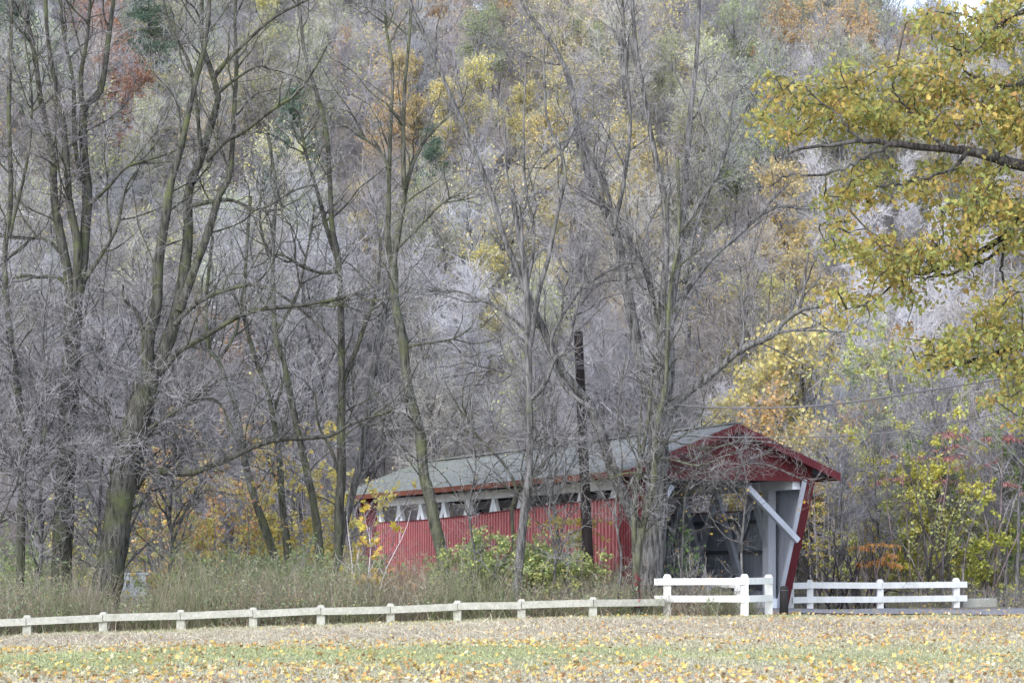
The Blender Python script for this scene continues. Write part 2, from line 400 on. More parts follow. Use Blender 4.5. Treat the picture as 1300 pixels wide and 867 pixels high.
    # trusses
    for sg in (-1, 1):
        u = sg*(2.98 if sg < 0 else 2.82)
        mb = MB(); mb.box((u-.17, .25, 4.36), (u+.17, L-.25, 4.70)); mb.build('top_chord', M['truss'], B)
        mb = MB(); mb.box((u-.17, 1.7, .02), (u+.17, L-1.7, .42)); mb.build('bottom_chord', M['truss'], B)
        ap = np.arange(3.2, L-1.2, 2.62)
        for i, s in enumerate(ap):
            for dd in (-1, 1):
                s2 = s + dd*2.3
                zb = .42
                if s2 < 2.0: zb = .42 + (2.0-s2)/(s-s2)*3.94; s2 = 2.0
                if s2 > L-2.0: zb = .42 + (s2-L+2.0)/(s2-s)*3.94; s2 = L-2.0
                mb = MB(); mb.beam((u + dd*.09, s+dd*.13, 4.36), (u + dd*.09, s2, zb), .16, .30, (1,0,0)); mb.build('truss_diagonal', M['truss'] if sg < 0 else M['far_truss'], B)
        for s in (2.05, L-2.05):
            mb = MB(); mb.box((u-.16, s-.2, -.1), (u+.16, s+.2, 4.36)); mb.build('end_post', M['portal_grey'], B)
        for s, d in ((.42, 1), (L-.42, -1)):
            mb = MB(); mb.beam((sg*(.85 if sg > 0 else 2.25), s, 4.42), (sg*(2.98 if sg > 0 else 3.05), s, 2.52 if sg > 0 else 3.2), .20, .20, (0,1,0)); mb.build('knee_brace', M['portal_grey'], B)
        # low prop boards outside the trim
        if sg > 0: mb = MB(); mb.beam((sg*(W+.42), 2.5, -.2), (sg*(W+.12), 2.5, 2.6), .12, .2, (0,1,0)); _ = mb.build('outer_brace', M['truss'], B) if sg > 0 else None
    mb = MB()
    for s in list(np.arange(3.2, L-1.2, 2.62)) + [.42, L-.42]:
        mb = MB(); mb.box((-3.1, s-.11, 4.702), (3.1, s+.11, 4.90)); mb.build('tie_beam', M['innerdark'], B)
    mb = MB()
    for s in np.arange(.3, L-.3, .9):
        for sg in (-1, 1): mb.beam((sg*4.05, s, E-.13), (sg*.1, s, RZ-.20), .07, .13, (0,1,0))
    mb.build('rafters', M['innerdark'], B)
    mb = MB()
    for s in np.arange(1.7, L-1.7, .25): mb.box((-2.62, s, -.02 + .006*math.sin(s*50)), (2.62, s+.24, .05 + .006*math.sin(s*50)))
    fl = mb.build('floor', M['deck'], B)
    mb = MB()
    for s in np.arange(2, L-1.8, 1.3): mb.box((-3.1, s, -.42), (3.1, s+.25, -.03))
    mb.build('floor_beam', M['deck'], fl)
    for s0, s1 in ((.9, 3.3), (L-3.3, L-.9)):
        mb = MB()
        for r in range(6):
            for c in range(9):
                o = .35*(r % 2); x = -3.6 + c*.8 + o*.5
                mb.box((x+.01, s0+.02*math.sin(r*7+c), -.45-.42*(r+1)+.012), (x+.78, s1+.02*math.sin(r*3+c*5), -.45-.42*r))
        mb.build('abutment', M['stone'], B)
bridge()
def roof_litter():
    n = 700; u = -4.2*rng.uniform(0,1,n)**.7; s = rng.uniform(-.3, 29.2, n); sl = (6.62-4.98)/4.25
    z = 6.62 + sl*u - .10*np.sin(np.pi*np.clip(s/29,0,1)) + .012
    x = BX + u*pd[0] + s*ad_[0]; y = BY + u*pd[1] + s*ad_[1]; mb = MB()
    leaves(mb, np.stack([x,y,z],1), rng.uniform(.06,.13,n), palette([(.5,.36,.14),(.36,.24,.14),(.55,.48,.3),(.24,.17,.12)], n), MAPLE, 0, 3.)
    tag(mb.build('roof_leaves', M['litter']), 'dry fallen leaves lying on the near roof slope of the covered bridge', 'leaves', kind='stuff')
roof_litter()

# ------------------------------------------------------------------ fences
def post_mb(p, h, w, rz=0.0):
    mb = MB(); x, y = p; z = gz(x, y); c, s = math.cos(rz), math.sin(rz)
    def q(a, b, zz): return (x + a*c - b*s, y + a*s + b*c, zz)
    a = w/2; t = h - w*.35
    def ring(r, zz): return [q(-r,-r,zz), q(r,-r,zz), q(r,r,zz), q(-r,r,zz)]
    mb.hexa(ring(a, z-.3) + ring(a, z+t)); mb.hexa(ring(a*.999, z+t+.0005) + ring(a*.62, z+h))
    return mb
def lowfence():
    xs = [-160,-62,35,132,230,322,408,496,581,662,753]; ys = [810,808,806,803,799,796,794,791,788,785,783]
    f = empty('guard_fence', (0, 60, 0)); f.location = (0,0,0)
    tag(f, 'low weathered white single rail fence running along the weeds at the left', 'fence')
    pts = []
    for x, y in zip(xs, ys):
        Y = 60.; 
        for _ in range(20): Y = float(fenceY((x-650)*Y/F))
        X = (x-650)*Y/F; pts.append((X, Y)); 
        post_mb((X, Y), .62, .25, random.uniform(-.1,.1)).build('post', M['weathered'], f)
    pts.append(((843-650)*61.1/F, 61.1))
    for i in range(len(pts)-1):
        a, b = pts[i], pts[i+1]; mb = MB()
        za, zb = gz(*a)+.44+random.uniform(-.02,.02), gz(*b)+.44+random.uniform(-.02,.02)
        mb.beam((a[0]+.01, a[1]-.17, za), (b[0]-.01, b[1]-.17, zb), .075, .22, (0,1,0)); mb.build('rail', M['weathered'], f)
lowfence()
def whitefence(label, P, heights, rails, pw=.24, front=-1, ext=(0,0), rw=.21):
    f = empty('rail_fence', (0,0,0)); tag(f, label, 'fence')
    for (x, Y), h in zip(P, heights): post_mb(((x-650)*Y/F, Y), h, pw, random.uniform(-.05,.05)).build('post', M['white'], f)
    for i in range(len(P)-1):
        (x0, Y0), (x1, Y1) = P[i], P[i+1]
        a = np.array([(x0-650)*Y0/F, Y0]); b = np.array([(x1-650)*Y1/F, Y1]); d = unit(b-a)
        off = np.array([-d[1], d[0]]) * front * (pw/2+.035)
        e0 = ext[0] if i == 0 else -.006; e1 = ext[1] if i == len(P)-2 else -.006
        a2 = a - d*e0 + off; b2 = b + d*e1 + off
        for rz in rails:
            mb = MB(); mb.beam((*a2, gz(*a)+rz+random.uniform(-.012,.012)), (*b2, gz(*b)+rz+random.uniform(-.012,.012)), .06, rw, (off[0],off[1],0)); mb.build('rail', M['white'], f)
whitefence('white two-rail fence section joining the low fence before the bridge mouth', [(847,61.2),(945,61.2),(975.5,62.2)], [1.33,1.33,1.30], (.55,1.10), ext=(.42,.0))
whitefence('short white fence seen behind the front white rails, close to the bridge wall', [(898,65.0),(936.5,63.4)], [1.12,1.22], (.5,.98), pw=.22, ext=(0,0))
whitefence('long white two-rail fence right of the bridge mouth beside the gravel road', [(1003,71.6),(1028,72.0),(1117,73.2),(1213.5,74.6)], [1.0,1.14,1.16,1.18], (.40,.93), ext=(0,.4), rw=.23)
# a second post stands close behind the first of that fence
# stump / bollard
def bollard():
    x, Y = 995, 63.3; p = ((x-650)*Y/F, Y); z = gz(*p)
    o = empty('bollard', (p[0], p[1], z)); tag(o, 'short dark timber bollard standing between the white fences', 'bollard')
    mb = MB(); K = 7; zz = np.array([-.3,0,.3,.6,.85,.93,.95]); r = np.array([.15,.15,.145,.143,.14,.12,.02])
    mb.tubes(np.stack([np.zeros(K)+.01*np.sin(zz*3), np.zeros(K), zz], 1)[None], r[None], 14, cap=True); mb.build('post', M['stump'], o, True)
    mb = MB(); th = np.linspace(0, 2*math.pi, 15); mb.tubes(np.stack([.148*np.cos(th), .148*np.sin(th), np.full(15,.8)], 1)[None], np.full((1,15), .012), 5); mb.build('iron_band', M['cable'], o)
bollard()
def block():
    x, Y = 1240, 75.5; p = ((x-650)*Y/F, Y); z = gz(*p)
    mb = MB(); w, d, h = .72, .4, .42
    mb.hexa([(-w,-d,-.2),(w,-d,-.2),(w,d,-.2),(-w,d,-.2),(-w*.93,-d*.9,h*.9),(w*.96,-d*.9,h),(w*.94,d*.9,h),(-w*.9,d*.9,h*.95)])
    o = mb.build('concrete_block', M['concrete']); o.location = (p[0], p[1], z); o.rotation_euler = (0,0,.1)
    bv = o.modifiers.new('edge', 'BEVEL'); bv.width = .04; bv.segments = 2
    tag(o, 'low grey concrete block at the end of the long white fence', 'block')
block()
def tank():   # pale cabinet glimpsed through the weeds
    x, Y = 166, 70.0; X = (x-650)*Y/F; z0 = at(x, 756, Y)[2]; z1 = at(x, 729, Y)[2]; g = gz(X, Y)
    o = empty('utility_cabinet', (X, Y, g)); tag(o, 'pale blue white metal cabinet half hidden by weeds near the leaning trunk', 'cabinet')
    mb = MB(); a, b = z0-g, z1-g
    mb.box((-.66,-.3,a),(-.012,.3,b)); mb.box((.012,-.3,a),(.66,.3,b-.0)); ob = mb.build('body', M['enamel'], o)
    mb = MB(); mb.box((-.70,-.34,b+.003),(.70,.34,b+.06)); mb.build('lid', M['enamel'], o)
    for sx in (-.55,.55):
        mb = MB(); mb.box((sx-.05,-.25,-.1),(sx+.05,.25,a-.003)); mb.build('leg', M['concrete'], o)
    mb = MB(); mb.box((-.10,-.335,(a+b)/2-.08),(-.06,-.302,(a+b)/2+.08)); mb.build('handle', M['cable'], ob)
tank()

# ------------------------------------------------------------------ utility pole and cables
def pole():
    b = at(748, 738, 63.6); t = at(734, 421, 63.6); g = gz(b[0], b[1]); d = (t-b)/ (t[2]-b[2]); base = b + d*(g-.3-b[2])
    o = empty('utility_pole', (base[0], base[1], g)); tag(o, 'dark brown leaning pole without crossarms in front of the red siding', 'pole')
    K = 12; P = base + np.linspace(0,1,K)[:,None]*(t-base); P = P - np.array([base[0], base[1], g])
    mb = MB(); mb.tubes(P[None], np.linspace(.185,.145,K)[None], 16, cap=True); mb.build('shaft', M['pole'], o, True)
    mb = MB(); q = P[-3]; mb.tubes(np.array([[q+(.14,-.02,0), q+(.24,-.02,0), q+(.3,-.02,.04)]]), np.full((1,3),.02), 6); mb.build('hook', M['cable'], o)
    mb = MB()
    for k in range(5): mb.box(P[-2]+np.array([-.15,-.17,-.3-.02*k]), P[-2]+np.array([.15,-.15,-.29-.02*k]))
    mb.build('metal_band', M['cable'], o)
pole()
def cable(label, pts, r=.022):
    P = np.array([at(*p) for p in pts]); t = np.linspace(0, len(P)-1, 60)
    Q = catmull(P, 60); mb = MB(); mb.tubes(Q[None], np.full((1,len(Q)), r), 6); tag(mb.build('overhead_cable', M['cable'], None, True), label, 'cable')
def catmull(P, n):
    P = np.asarray(P, float)
    if len(P) == 2: return P[0] + np.linspace(0,1,n)[:,None]*(P[1]-P[0])
    E = np.vstack([2*P[0]-P[1], P, 2*P[-1]-P[-2]]); t = np.linspace(0, len(P)-1-1e-6, n); i = t.astype(int); f = (t-i)[:,None]
    p0,p1,p2,p3 = E[i],E[i+1],E[i+2],E[i+3]
    return .5*((2*p1)+(-p0+p2)*f+(2*p0-5*p1+4*p2-p3)*f**2+(-p0+3*p1-3*p2+p3)*f**3)
cable('upper grey cable sagging from the dark pole across to the right', [(741,494,63.6),(800,506,62.5),(850,513,61.5),(905,517,60),(960,518,58.5),(1020,516,57),(1090,509,55),(1180,495,52.5),(1300,476,49),(1420,452,46)], .026)
cable('lower thin cable crossing above the bridge roof peak', [(735,548,64.2),(790,550,63.6),(860,553,62),(930,555,60),(1000,555,58),(1090,552,56),(1180,542,54),(1300,517,50),(1420,486,47)], .017)

# ------------------------------------------------------------------ traced near trees
def traced(label, Y, limbs, bark='bark_dark', dens=2.0, l0=26, leafy=None, tint=(1,1,1), name='bare_tree', up=.06, toground=True, seed=1, group=None, squash=.8, twl=1.0):
    global rng
    rng = np.random.default_rng(seed)
    base = at(limbs[0][0][0][0], limbs[0][0][0][1], Y); g = gz(base[0], base[1]); org = np.array([base[0], base[1], g])
    o = empty(name, tuple(org)); tag(o, label, 'tree', group)
    K = 22; PP = []; RR = []; mb = MB()
    for j, L in enumerate(limbs):
        pts, w0, w1 = L[:3]; drift = L[3] if len(L) > 3 else (0 if j == 0 else rng.uniform(-1.2, 1.2)); off0 = L[4] if len(L) > 4 else 0
        n = len(pts); P = []
        for i, (x, y) in enumerate(pts):
            P.append(at(x, y, Y + off0 + drift * i / max(1, n-1)))
        P = np.array(P)
        if j == 0 and toground:
            d = P[0] - P[1]; bot = P[0].copy(); bot[2] = g - .25; bot[0] += d[0]*.25*(P[0][2]-bot[2])/max(.3, abs(d[2])); P = np.vstack([bot, P])
        k = K if j else 30
        Q = catmull(P, k); sl = np.linalg.norm(np.diff(Q, axis=0), axis=1).sum()
        Q += np.cumsum(rng.normal(0, .006*sl/k, (k,3)), 0) * np.sin(np.linspace(0, math.pi, k))[:,None]
        t = np.linspace(0, 1, k); r = (w0 + (w1-w0)*t**.8) * Y / F / 2
        r = r * (1 + .05*np.sin(t*40+j) + rng.normal(0,.03,k))
        if j == 0 and toground: r[:4] *= np.array([1.22,1.12,1.06,1.02])
        Qs = Q - org; mb.tubes(Qs[None], r[None], 12 if w0 > 10 else 7, cap=True)
        PP.append(catmull(Qs, K)); RR.append(np.interp(np.linspace(0,1,K), t, r))
    mb.build('trunk', M[bark], o, True)
    PP = np.array(PP); RR = np.array(RR)
    tot = np.linalg.norm(np.diff(PP, axis=1), axis=2).sum()
    # secondary limbs and branches carry bark, fine twigs are paler
    tb = MB(); bb = MB(); kk = 1.5
    A, Ar = spawn(PP, RR, int(l0*1.7), .25, 1, (25,65), 1.4*twl, 5.0*twl, .034, .008, 10, .17, up, squash=squash); bb.tubes(A, Ar, 5)
    PA = np.concatenate([resK(PP, 10), A]); RA = np.concatenate([resR(RR, 10), Ar])
    n1 = int(tot * dens * kk)
    B, Br = spawn(PA, RA, n1, .2, 1, (30,80), .7*twl, 2.6*twl, .013, .0045, 8, .22, up*.7, squash=squash); bb.tubes(B, Br, 4)
    bb.build('branches', M[bark if bark != 'bark_moss' else 'bark_dark'], o, True)
    C, Cr = spawn(np.concatenate([B, resK(A, 8)]), np.concatenate([Br, resR(Ar, 8)]), n1*5, .12, 1, (25,75), .4, 1.4, .0065, .0035, 6, .24, .03); tb.tubes(C, Cr, 3)
    D, Dr = spawn(C, Cr, n1*9, .15, 1, (25,70), .15, .7, .0045, .0028, 4, .25, .02); tb.tubes(D, Dr, 3)
    w = tb.build('twigs', M['twig_near'], o, True); w.color = (*tint, 1)
    if leafy:
        n, pal, size, sel = leafy; lb = MB()
        i = rng.integers(0, len(D), n); p = D[i, 1+rng.integers(0, 3, n)] + rng.normal(0,.04,(n,3))
        if sel is not None:
            pz = p[:, 2]; p = p[(pz > sel[0]) & (pz < sel[1])]
        leaves(lb, p, rng.uniform(.7,1.2,len(p))*size, palette(pal, len(p)), MAPLE, .4); lb.build('leaves', M['leaf'], o)
    return o
def resK(P, K):
    t = np.linspace(0, P.shape[1]-1, K); i = np.minimum(t.astype(int), P.shape[1]-2); f = (t-i)[None,:,None]
    return P[:, i]*(1-f)+P[:, i+1]*f
def resR(R, K):
    t = np.linspace(0, R.shape[1]-1, K); i = np.minimum(t.astype(int), R.shape[1]-2); f = (t-i)[None,:]
    return R[:, i]*(1-f)+R[:, i+1]*f

YEL = [(.48,.36,.07),(.42,.36,.10),(.5,.42,.16)]
traced('tall multi-stemmed bare tree at the left, several stems rising from one thick dark trunk', 64, [
    ([(77,752),(82,640),(86,550),(90,470),(93,388)], 30, 22),
    ([(93,400),(86,347),(74,285),(69,250),(67,194),(52,131),(45,76),(30,0),(22,-90)], 15, 4),
    ([(94,385),(99,319),(90,267),(87,242),(80,156),(69,104),(59,35),(56,-90)], 13, 4),
    ([(96,390),(104,340),(111,250),(107,200),(107,138),(128,114),(138,45),(144,0),(150,-80)], 17, 4),
    ([(105,230),(95,180),(93,104),(80,35),(75,-60)], 8, 3),
    ([(107,160),(103,100),(112,40),(118,-60)], 8, 3),
    ([(92,372),(74,352),(50,352),(31,350),(0,355),(-40,340)], 6, 3),
    ([(84,330),(60,305),(30,303),(0,300),(-50,290)], 5, 2),
    ([(108,355),(128,325),(148,290),(160,240),(175,215)], 6, 2),
    ([(112,262),(140,235),(162,212),(200,200),(240,185)], 5, 2),
    ([(86,560),(60,600),(20,650),(-30,680)], 6, 2),
    ([(88,480),(110,500),(150,530),(190,520)], 5, 2)], dens=3.2, l0=34, seed=11, tint=(1.05,1,1.05))
traced('big leaning dark-barked tree at the left with long low limbs reaching right', 62, [
    ([(135,752),(146,690),(153,631),(168,562),(183,500),(194,468)], 40, 32),
    ([(192,478),(187,437),(199,388),(201,336),(211,278),(217,235),(231,185),(246,114),(264,35),(268,-80)], 19, 4),
    ([(196,476),(207,450),(222,406),(232,360),(239,300),(239,242),(256,201),(270,152),(277,118),(258,60),(256,0),(258,-80)], 21, 4),
    ([(228,395),(242,354),(262,300),(277,250),(291,221),(296,150),(300,80),(298,21),(305,-60)], 13, 3),
    ([(190,475),(183,440),(182,423),(173,395),(158,381),(156,362)], 8, 3),
    ([(200,478),(212,463),(225,447),(266,423),(318,395),(381,388),(433,378),(460,372)], 11, 3),
    ([(222,412),(240,393),(270,374),(325,361),(367,381),(415,423)], 8, 2.5),
    ([(168,625),(180,605),(194,597),(242,600),(287,583),(346,559),(415,554),(446,538),(500,520)], 13, 3),
    ([(180,550),(195,540),(242,512),(277,510),(300,560)], 7, 2),
    ([(262,205),(285,180),(311,166),(345,140),(374,121),(398,90),(415,59)], 8, 2.5),
    ([(277,118),(300,100),(325,85),(338,85)], 5, 2),
    ([(270,100),(290,75),(304,62),(346,24),(391,0),(430,-20)], 7, 2),
    ([(240,262),(290,254),(329,266),(374,242),(400,235)], 6, 2),
    ([(255,190),(248,120),(240,80),(215,30),(200,-40)], 6, 2),
    ([(160,640),(140,600),(150,560),(120,540)], 5, 2)], dens=3.2, l0=38, seed=12)
traced('slender straight bare tree at the far left edge', 63, [
    ([(25,750),(27,640),(28,560),(18,470),(12,430),(4,330),(12,250),(10,140),(14,20),(16,-80)], 13, 4),
    ([(26,600),(45,540),(62,500),(90,480)], 5, 2), ([(12,300),(35,200),(40,120),(30,40)], 5, 2)], dens=3.2, l0=16, seed=13, tint=(1.05,1,1.05))
traced('thin bare tree leaning left, nearest on the right of the big leaning tree', 70, [
    ([(352,725),(340,680),(325,638),(315,600),(308,569),(302,527),(290,490),(277,458),(265,440),(262,380),(270,300)], 13, 4),
    ([(277,458),(300,420),(310,360),(330,320)], 5, 2)], 'bark_moss', dens=1.6, l0=10, seed=14, leafy=(420, [(.7,.56,.18),(.66,.6,.26),(.7,.4,.16)], .16, (.8,7.5)))
traced('thin bare tree with gently bowed mossy trunk just left of the low limb tip', 71, [
    ([(367,735),(364,690),(358,638),(355,590),(350,552),(340,500),(325,458),(311,406),(312,330),(318,250)], 12, 4),
    ([(345,530),(360,480),(362,430)], 5, 2)], 'bark_moss', dens=1.6, l0=10, seed=15, leafy=(420, [(.7,.56,.18),(.66,.6,.26),(.7,.4,.16)], .16, (.8,7.5)))
traced('thin mossy bare tree curving left where it crosses the low limb end', 68, [
    ([(408,740),(405,690),(398,638),(390,600),(381,562),(368,500),(360,460),(349,423),(346,354),(346,302),(350,240),(340,170)], 13, 4),
    ([(350,420),(375,380),(390,320),(400,260)], 5, 2), ([(346,340),(330,280),(335,210)], 5, 2)], 'bark_moss', dens=1.6, l0=12, seed=16, leafy=(420, [(.7,.56,.18),(.66,.6,.26),(.7,.4,.16)], .16, (.8,7.5)))
traced('dark upright bare tree standing before the far left end of the red siding', 66, [
    ([(426,742),(430,690),(431,640),(434,604),(433,552),(434,500),(434,458),(433,400),(431,337),(422,290),(420,257),(415,173),(401,114),(385,60),(375,-60)], 15, 4),
    ([(435,485),(448,455),(462,416),(476,378),(482,340),(483,302)], 8, 3),
    ([(431,337),(415,290),(405,250),(390,200),(378,140)], 8, 3),
    ([(433,610),(420,570),(405,540),(400,500)], 6, 2),
    ([(431,345),(400,345),(360,325),(330,322)], 5, 2)], dens=1.9, l0=18, seed=17)
traced('mossy leaning bare tree with twin stems crossing the left of the red siding', 65, [
    ([(566,745),(560,700),(552,666),(545,630),(538,604),(535,570),(532,545),(519,500),(515,470),(511,430),(502,388),(499,337)], 17, 11),
    ([(499,345),(493,310),(493,285),(494,250),(495,215),(497,152),(499,87),(490,30),(488,-60)], 9, 3),
    ([(499,345),(505,300),(511,267),(518,225),(530,195),(545,170),(573,145),(590,130)], 9, 2.5),
    ([(513,240),(512,173),(514,104),(520,40),(522,-40)], 7, 3),
    ([(495,215),(480,190),(455,170),(440,150)], 5, 2),
    ([(500,320),(530,290),(560,260),(585,245)], 5, 2),
    ([(518,440),(545,435),(575,430),(600,415)], 4, 2)], 'bark_moss', dens=2.0, l0=22, seed=18)
traced('grey bare tree rising beside the dark upright tree and bending right', 67, [
    ([(424,745),(432,690),(446,631),(456,590),(465,540),(469,500),(474,470),(483,430),(490,385),(496,340)], 12, 6),
    ([(450,620),(470,590),(490,570),(505,545)], 5, 2)], 'bark_grey', dens=1.2, l0=8, seed=19)
traced('slim straight tree at the low fence before the middle of the red siding', 61.6, [
    ([(656,772),(659,720),(663,673),(668,630),(672,597),(673,550),(672,500),(671,440),(670,388),(666,337),(656,285),(650,240)], 14, 6),
    ([(672,440),(677,416),(684,371),(694,337),(700,310),(705,285),(713,250),(718,221),(712,190),(694,150),(690,60)], 8, 3),
    ([(669,360),(677,320),(677,280),(668,240),(665,160),(668,80)], 6, 2),
    ([(664,330),(660,270),(645,230),(640,150)], 5, 2),
    ([(671,510),(690,490),(705,455),(720,440),(735,380),(748,320)], 7, 2.5),
    ([(672,500),(650,475),(620,470),(560,480)], 4, 2),
    ([(668,420),(640,395),(610,380),(580,370),(540,370)], 5, 2)], 'bark_grey', dens=2.0, l0=18, seed=20)
traced('thin crooked bare sapling leaning behind the slim straight tree over the siding', 64, [
    ([(658,748),(652,690),(650,645),(655,620),(640,590),(622,570),(600,545),(590,520)], 6, 2.5),
    ([(652,640),(665,615),(690,590),(715,560),(730,545)], 5, 2)], 'bark_dark', dens=2, l0=8, seed=21, name='bare_sapling')
traced('thin grey sapling rising between the slim straight tree and the dark pole', 66, [
    ([(712,745),(710,710),(705,660),(700,620),(695,570),(690,520),(684,480)], 8, 3),
    ([(702,640),(720,600),(735,570)], 4, 2)], 'bark_grey', dens=2, l0=8, seed=22, name='bare_sapling')
traced('largest bare tree, its thick grey trunk dividing into many limbs beside the bridge mouth', 62.6, [
    ([(826,752),(830,700),(833,650),(835,580),(838,535),(842,505)], 34, 26),
    # long slanted limb to the upper left
    ([(818,735),(813,690),(806,662),(790,625),(779,605),(767,562),(748,515),(725,487),(708,465),(694,430),(678,400),(655,345),(635,295),(621,242),(601,194),(580,145),(545,59),(521,10),(505,-60)], 18, 4, -1.5, .3),
    ([(836,560),(829,527),(815,471),(805,413),(791,347),(784,302),(763,257),(746,222),(732,156),(722,97),(694,45),(670,17),(640,-40)], 17, 4, 1.2),
    ([(840,515),(843,458),(830,395),(822,347),(800,310),(777,267),(765,220),(740,180)], 13, 4, .5),
    ([(843,515),(850,470),(850,400),(862,330),(867,294),(871,225),(878,138),(885,69),(890,-60)], 16, 4, .8),
    ([(848,470),(840,400),(846,330),(843,250),(830,190),(818,120),(806,50),(800,-60)], 12, 4, -1),
    ([(838,540),(850,521),(870,500),(895,482),(918,463),(940,444),(978,427),(995,409),(1016,394),(1044,388)], 14, 5, -1.5),
    ([(1014,395),(1020,372),(1023,343),(1028,310)], 5, 2, -.2, -1.3),
    ([(975,428),(1000,420),(1044,420),(1060,425)], 5, 2, -.2, -1.1),
    ([(940,444),(944,425),(943,400),(940,340)], 5, 2, .2, -.9),
    ([(850,415),(860,390),(871,371),(902,330),(933,302),(964,274),(981,253),(1000,235)], 10, 3, .9),
    ([(962,275),(990,262),(1020,265),(1080,262)], 5, 2, .4, .7),
    ([(869,360),(880,300),(905,230),(935,160),(965,110)], 7, 2.5),
    ([(776,300),(790,240),(800,160),(795,90),(790,0)], 7, 3),
    ([(755,520),(725,500),(706,470),(700,430),(715,400),(740,365),(790,335),(815,335)], 6, 3, .5, -.9),
    ([(815,470),(800,430),(795,425)], 6, 4), 
    ([(730,160),(715,190),(690,215)], 5, 2),
    ([(868,290),(890,255),(920,200),(930,120)], 6, 2),
    ([(822,350),(790,355),(760,360),(735,390)], 5, 2)], 'bark_grey', dens=3.0, l0=46, seed=23)
traced('greenish twin-stemmed tree directly in front of the largest trunk, red vine at its foot', 60.9, [
    ([(808,768),(807,735),(810,700),(815,672),(823,640),(829,615),(832,552),(843,500),(846,475),(850,371),(862,300),(860,200)], 12, 4),
    ([(807,715),(805,690),(806,640),(812,590),(822,540),(826,500),(832,440),(838,400)], 8, 3),
    ([(831,580),(860,585),(890,590),(930,575)], 3, 1.5), ([(829,610),(800,600),(770,610)], 3, 1.5),
    ([(815,600),(812,560),(815,500)], 4, 2), ([(830,560),(855,560),(880,545),(920,540)], 3.5, 1.5)], 'bark_moss', dens=3.2, l0=26, seed=24, twl=.6)
# twiggy low trees in front of the gable
traced('leafless vine-hung sapling in front of the bridge gable and mouth with small yellow leaves', 62.4, [
    ([(945,765),(943,735),(941,700),(944,660),(948,620),(944,590),(935,570)], 4, 2),
    ([(862,765),(866,710),(868,650),(873,620),(885,600),(905,585)], 3.5, 2, 0, .4),
    ([(875,620),(915,600),(960,588),(1000,600),(1030,615)], 3, 1.5, 0, .3),
    ([(880,585),(920,565),(965,560),(1010,570)], 3, 1.5, 0, .2),
    ([(945,640),(925,615),(890,600),(850,590)], 2.6, 1.5, 0, .2),
    ([(944,690),(920,680),(900,650),(893,610)], 2, 1, 0, .1)], 'bark_grey', dens=2.6, l0=16, seed=25, twl=.5, tint=(.75,.72,.72), name='vine_sapling',
    leafy=(260, [(.5,.36,.08),(.45,.28,.06),(.3,.34,.12)], .10, (1.0, 4.2)), up=-.03)
for k, (x, Y) in enumerate([(598,61.9),(784,61.6),(700,62.2)]):
    traced('slim many-twigged sapling veiling the bridge, %s' % ['left of the slim straight tree','hugging the left side of the largest trunk','just left of the dark pole'][k], Y, [
        ([(x,770),(x+5,710),(x-3,650),(x+6,590),(x,530),(x+10,450)], 4, 1.5), ([(x,660),(x-30,610),(x-55,585)], 2.5, 1), ([(x+3,640),(x+30,590),(x+62,570)], 2.5, 1),
        ([(x+4,600),(x-20,560),(x-45,545)], 2, 1), ([(x+4,590),(x+30,550),(x+40,510)], 2, 1)], 'bark_grey', dens=2.4, l0=16, seed=60+k, name='bare_sapling', up=.0, twl=.7)
# left brushy saplings with drooping pale twigs
for k, (x, Y, h) in enumerate([(-20,60.8,560),(45,61.5,520),(150,63,600),(120,66,480),(210,66,560)]):
    traced('dense pale-twigged bare sapling, %s' % ['cut by the left picture edge','in front of the multi-stemmed tree','close behind the big leaning trunk','between the two big trees at the left','right of the big leaning trunk'][k], Y, [
        ([(x,760),(x+8,700),(x+6,650),(x+14,h),(x+10,h-100),(x+22,h-190)], 7, 2),
        ([(x+6,650),(x-20,600),(x-50,560),(x-90,540)], 4, 1.5), ([(x+8,690),(x+40,620),(x+85,570),(x+130,560)], 4, 1.5),
        ([(x+12,h),(x+50,h-60),(x+90,h-80)], 3, 1.5), ([(x+12,h),(x-20,h-70),(x-60,h-90)], 3, 1.5)], 'bark_grey', dens=5.5, l0=34, seed=30+k, tint=(1.25,1.22,1.26), name='bare_sapling', up=.0)


def stuff_obj(mb, name, m, label, cat): tag(mb.build(name, m), label, cat, kind='stuff')
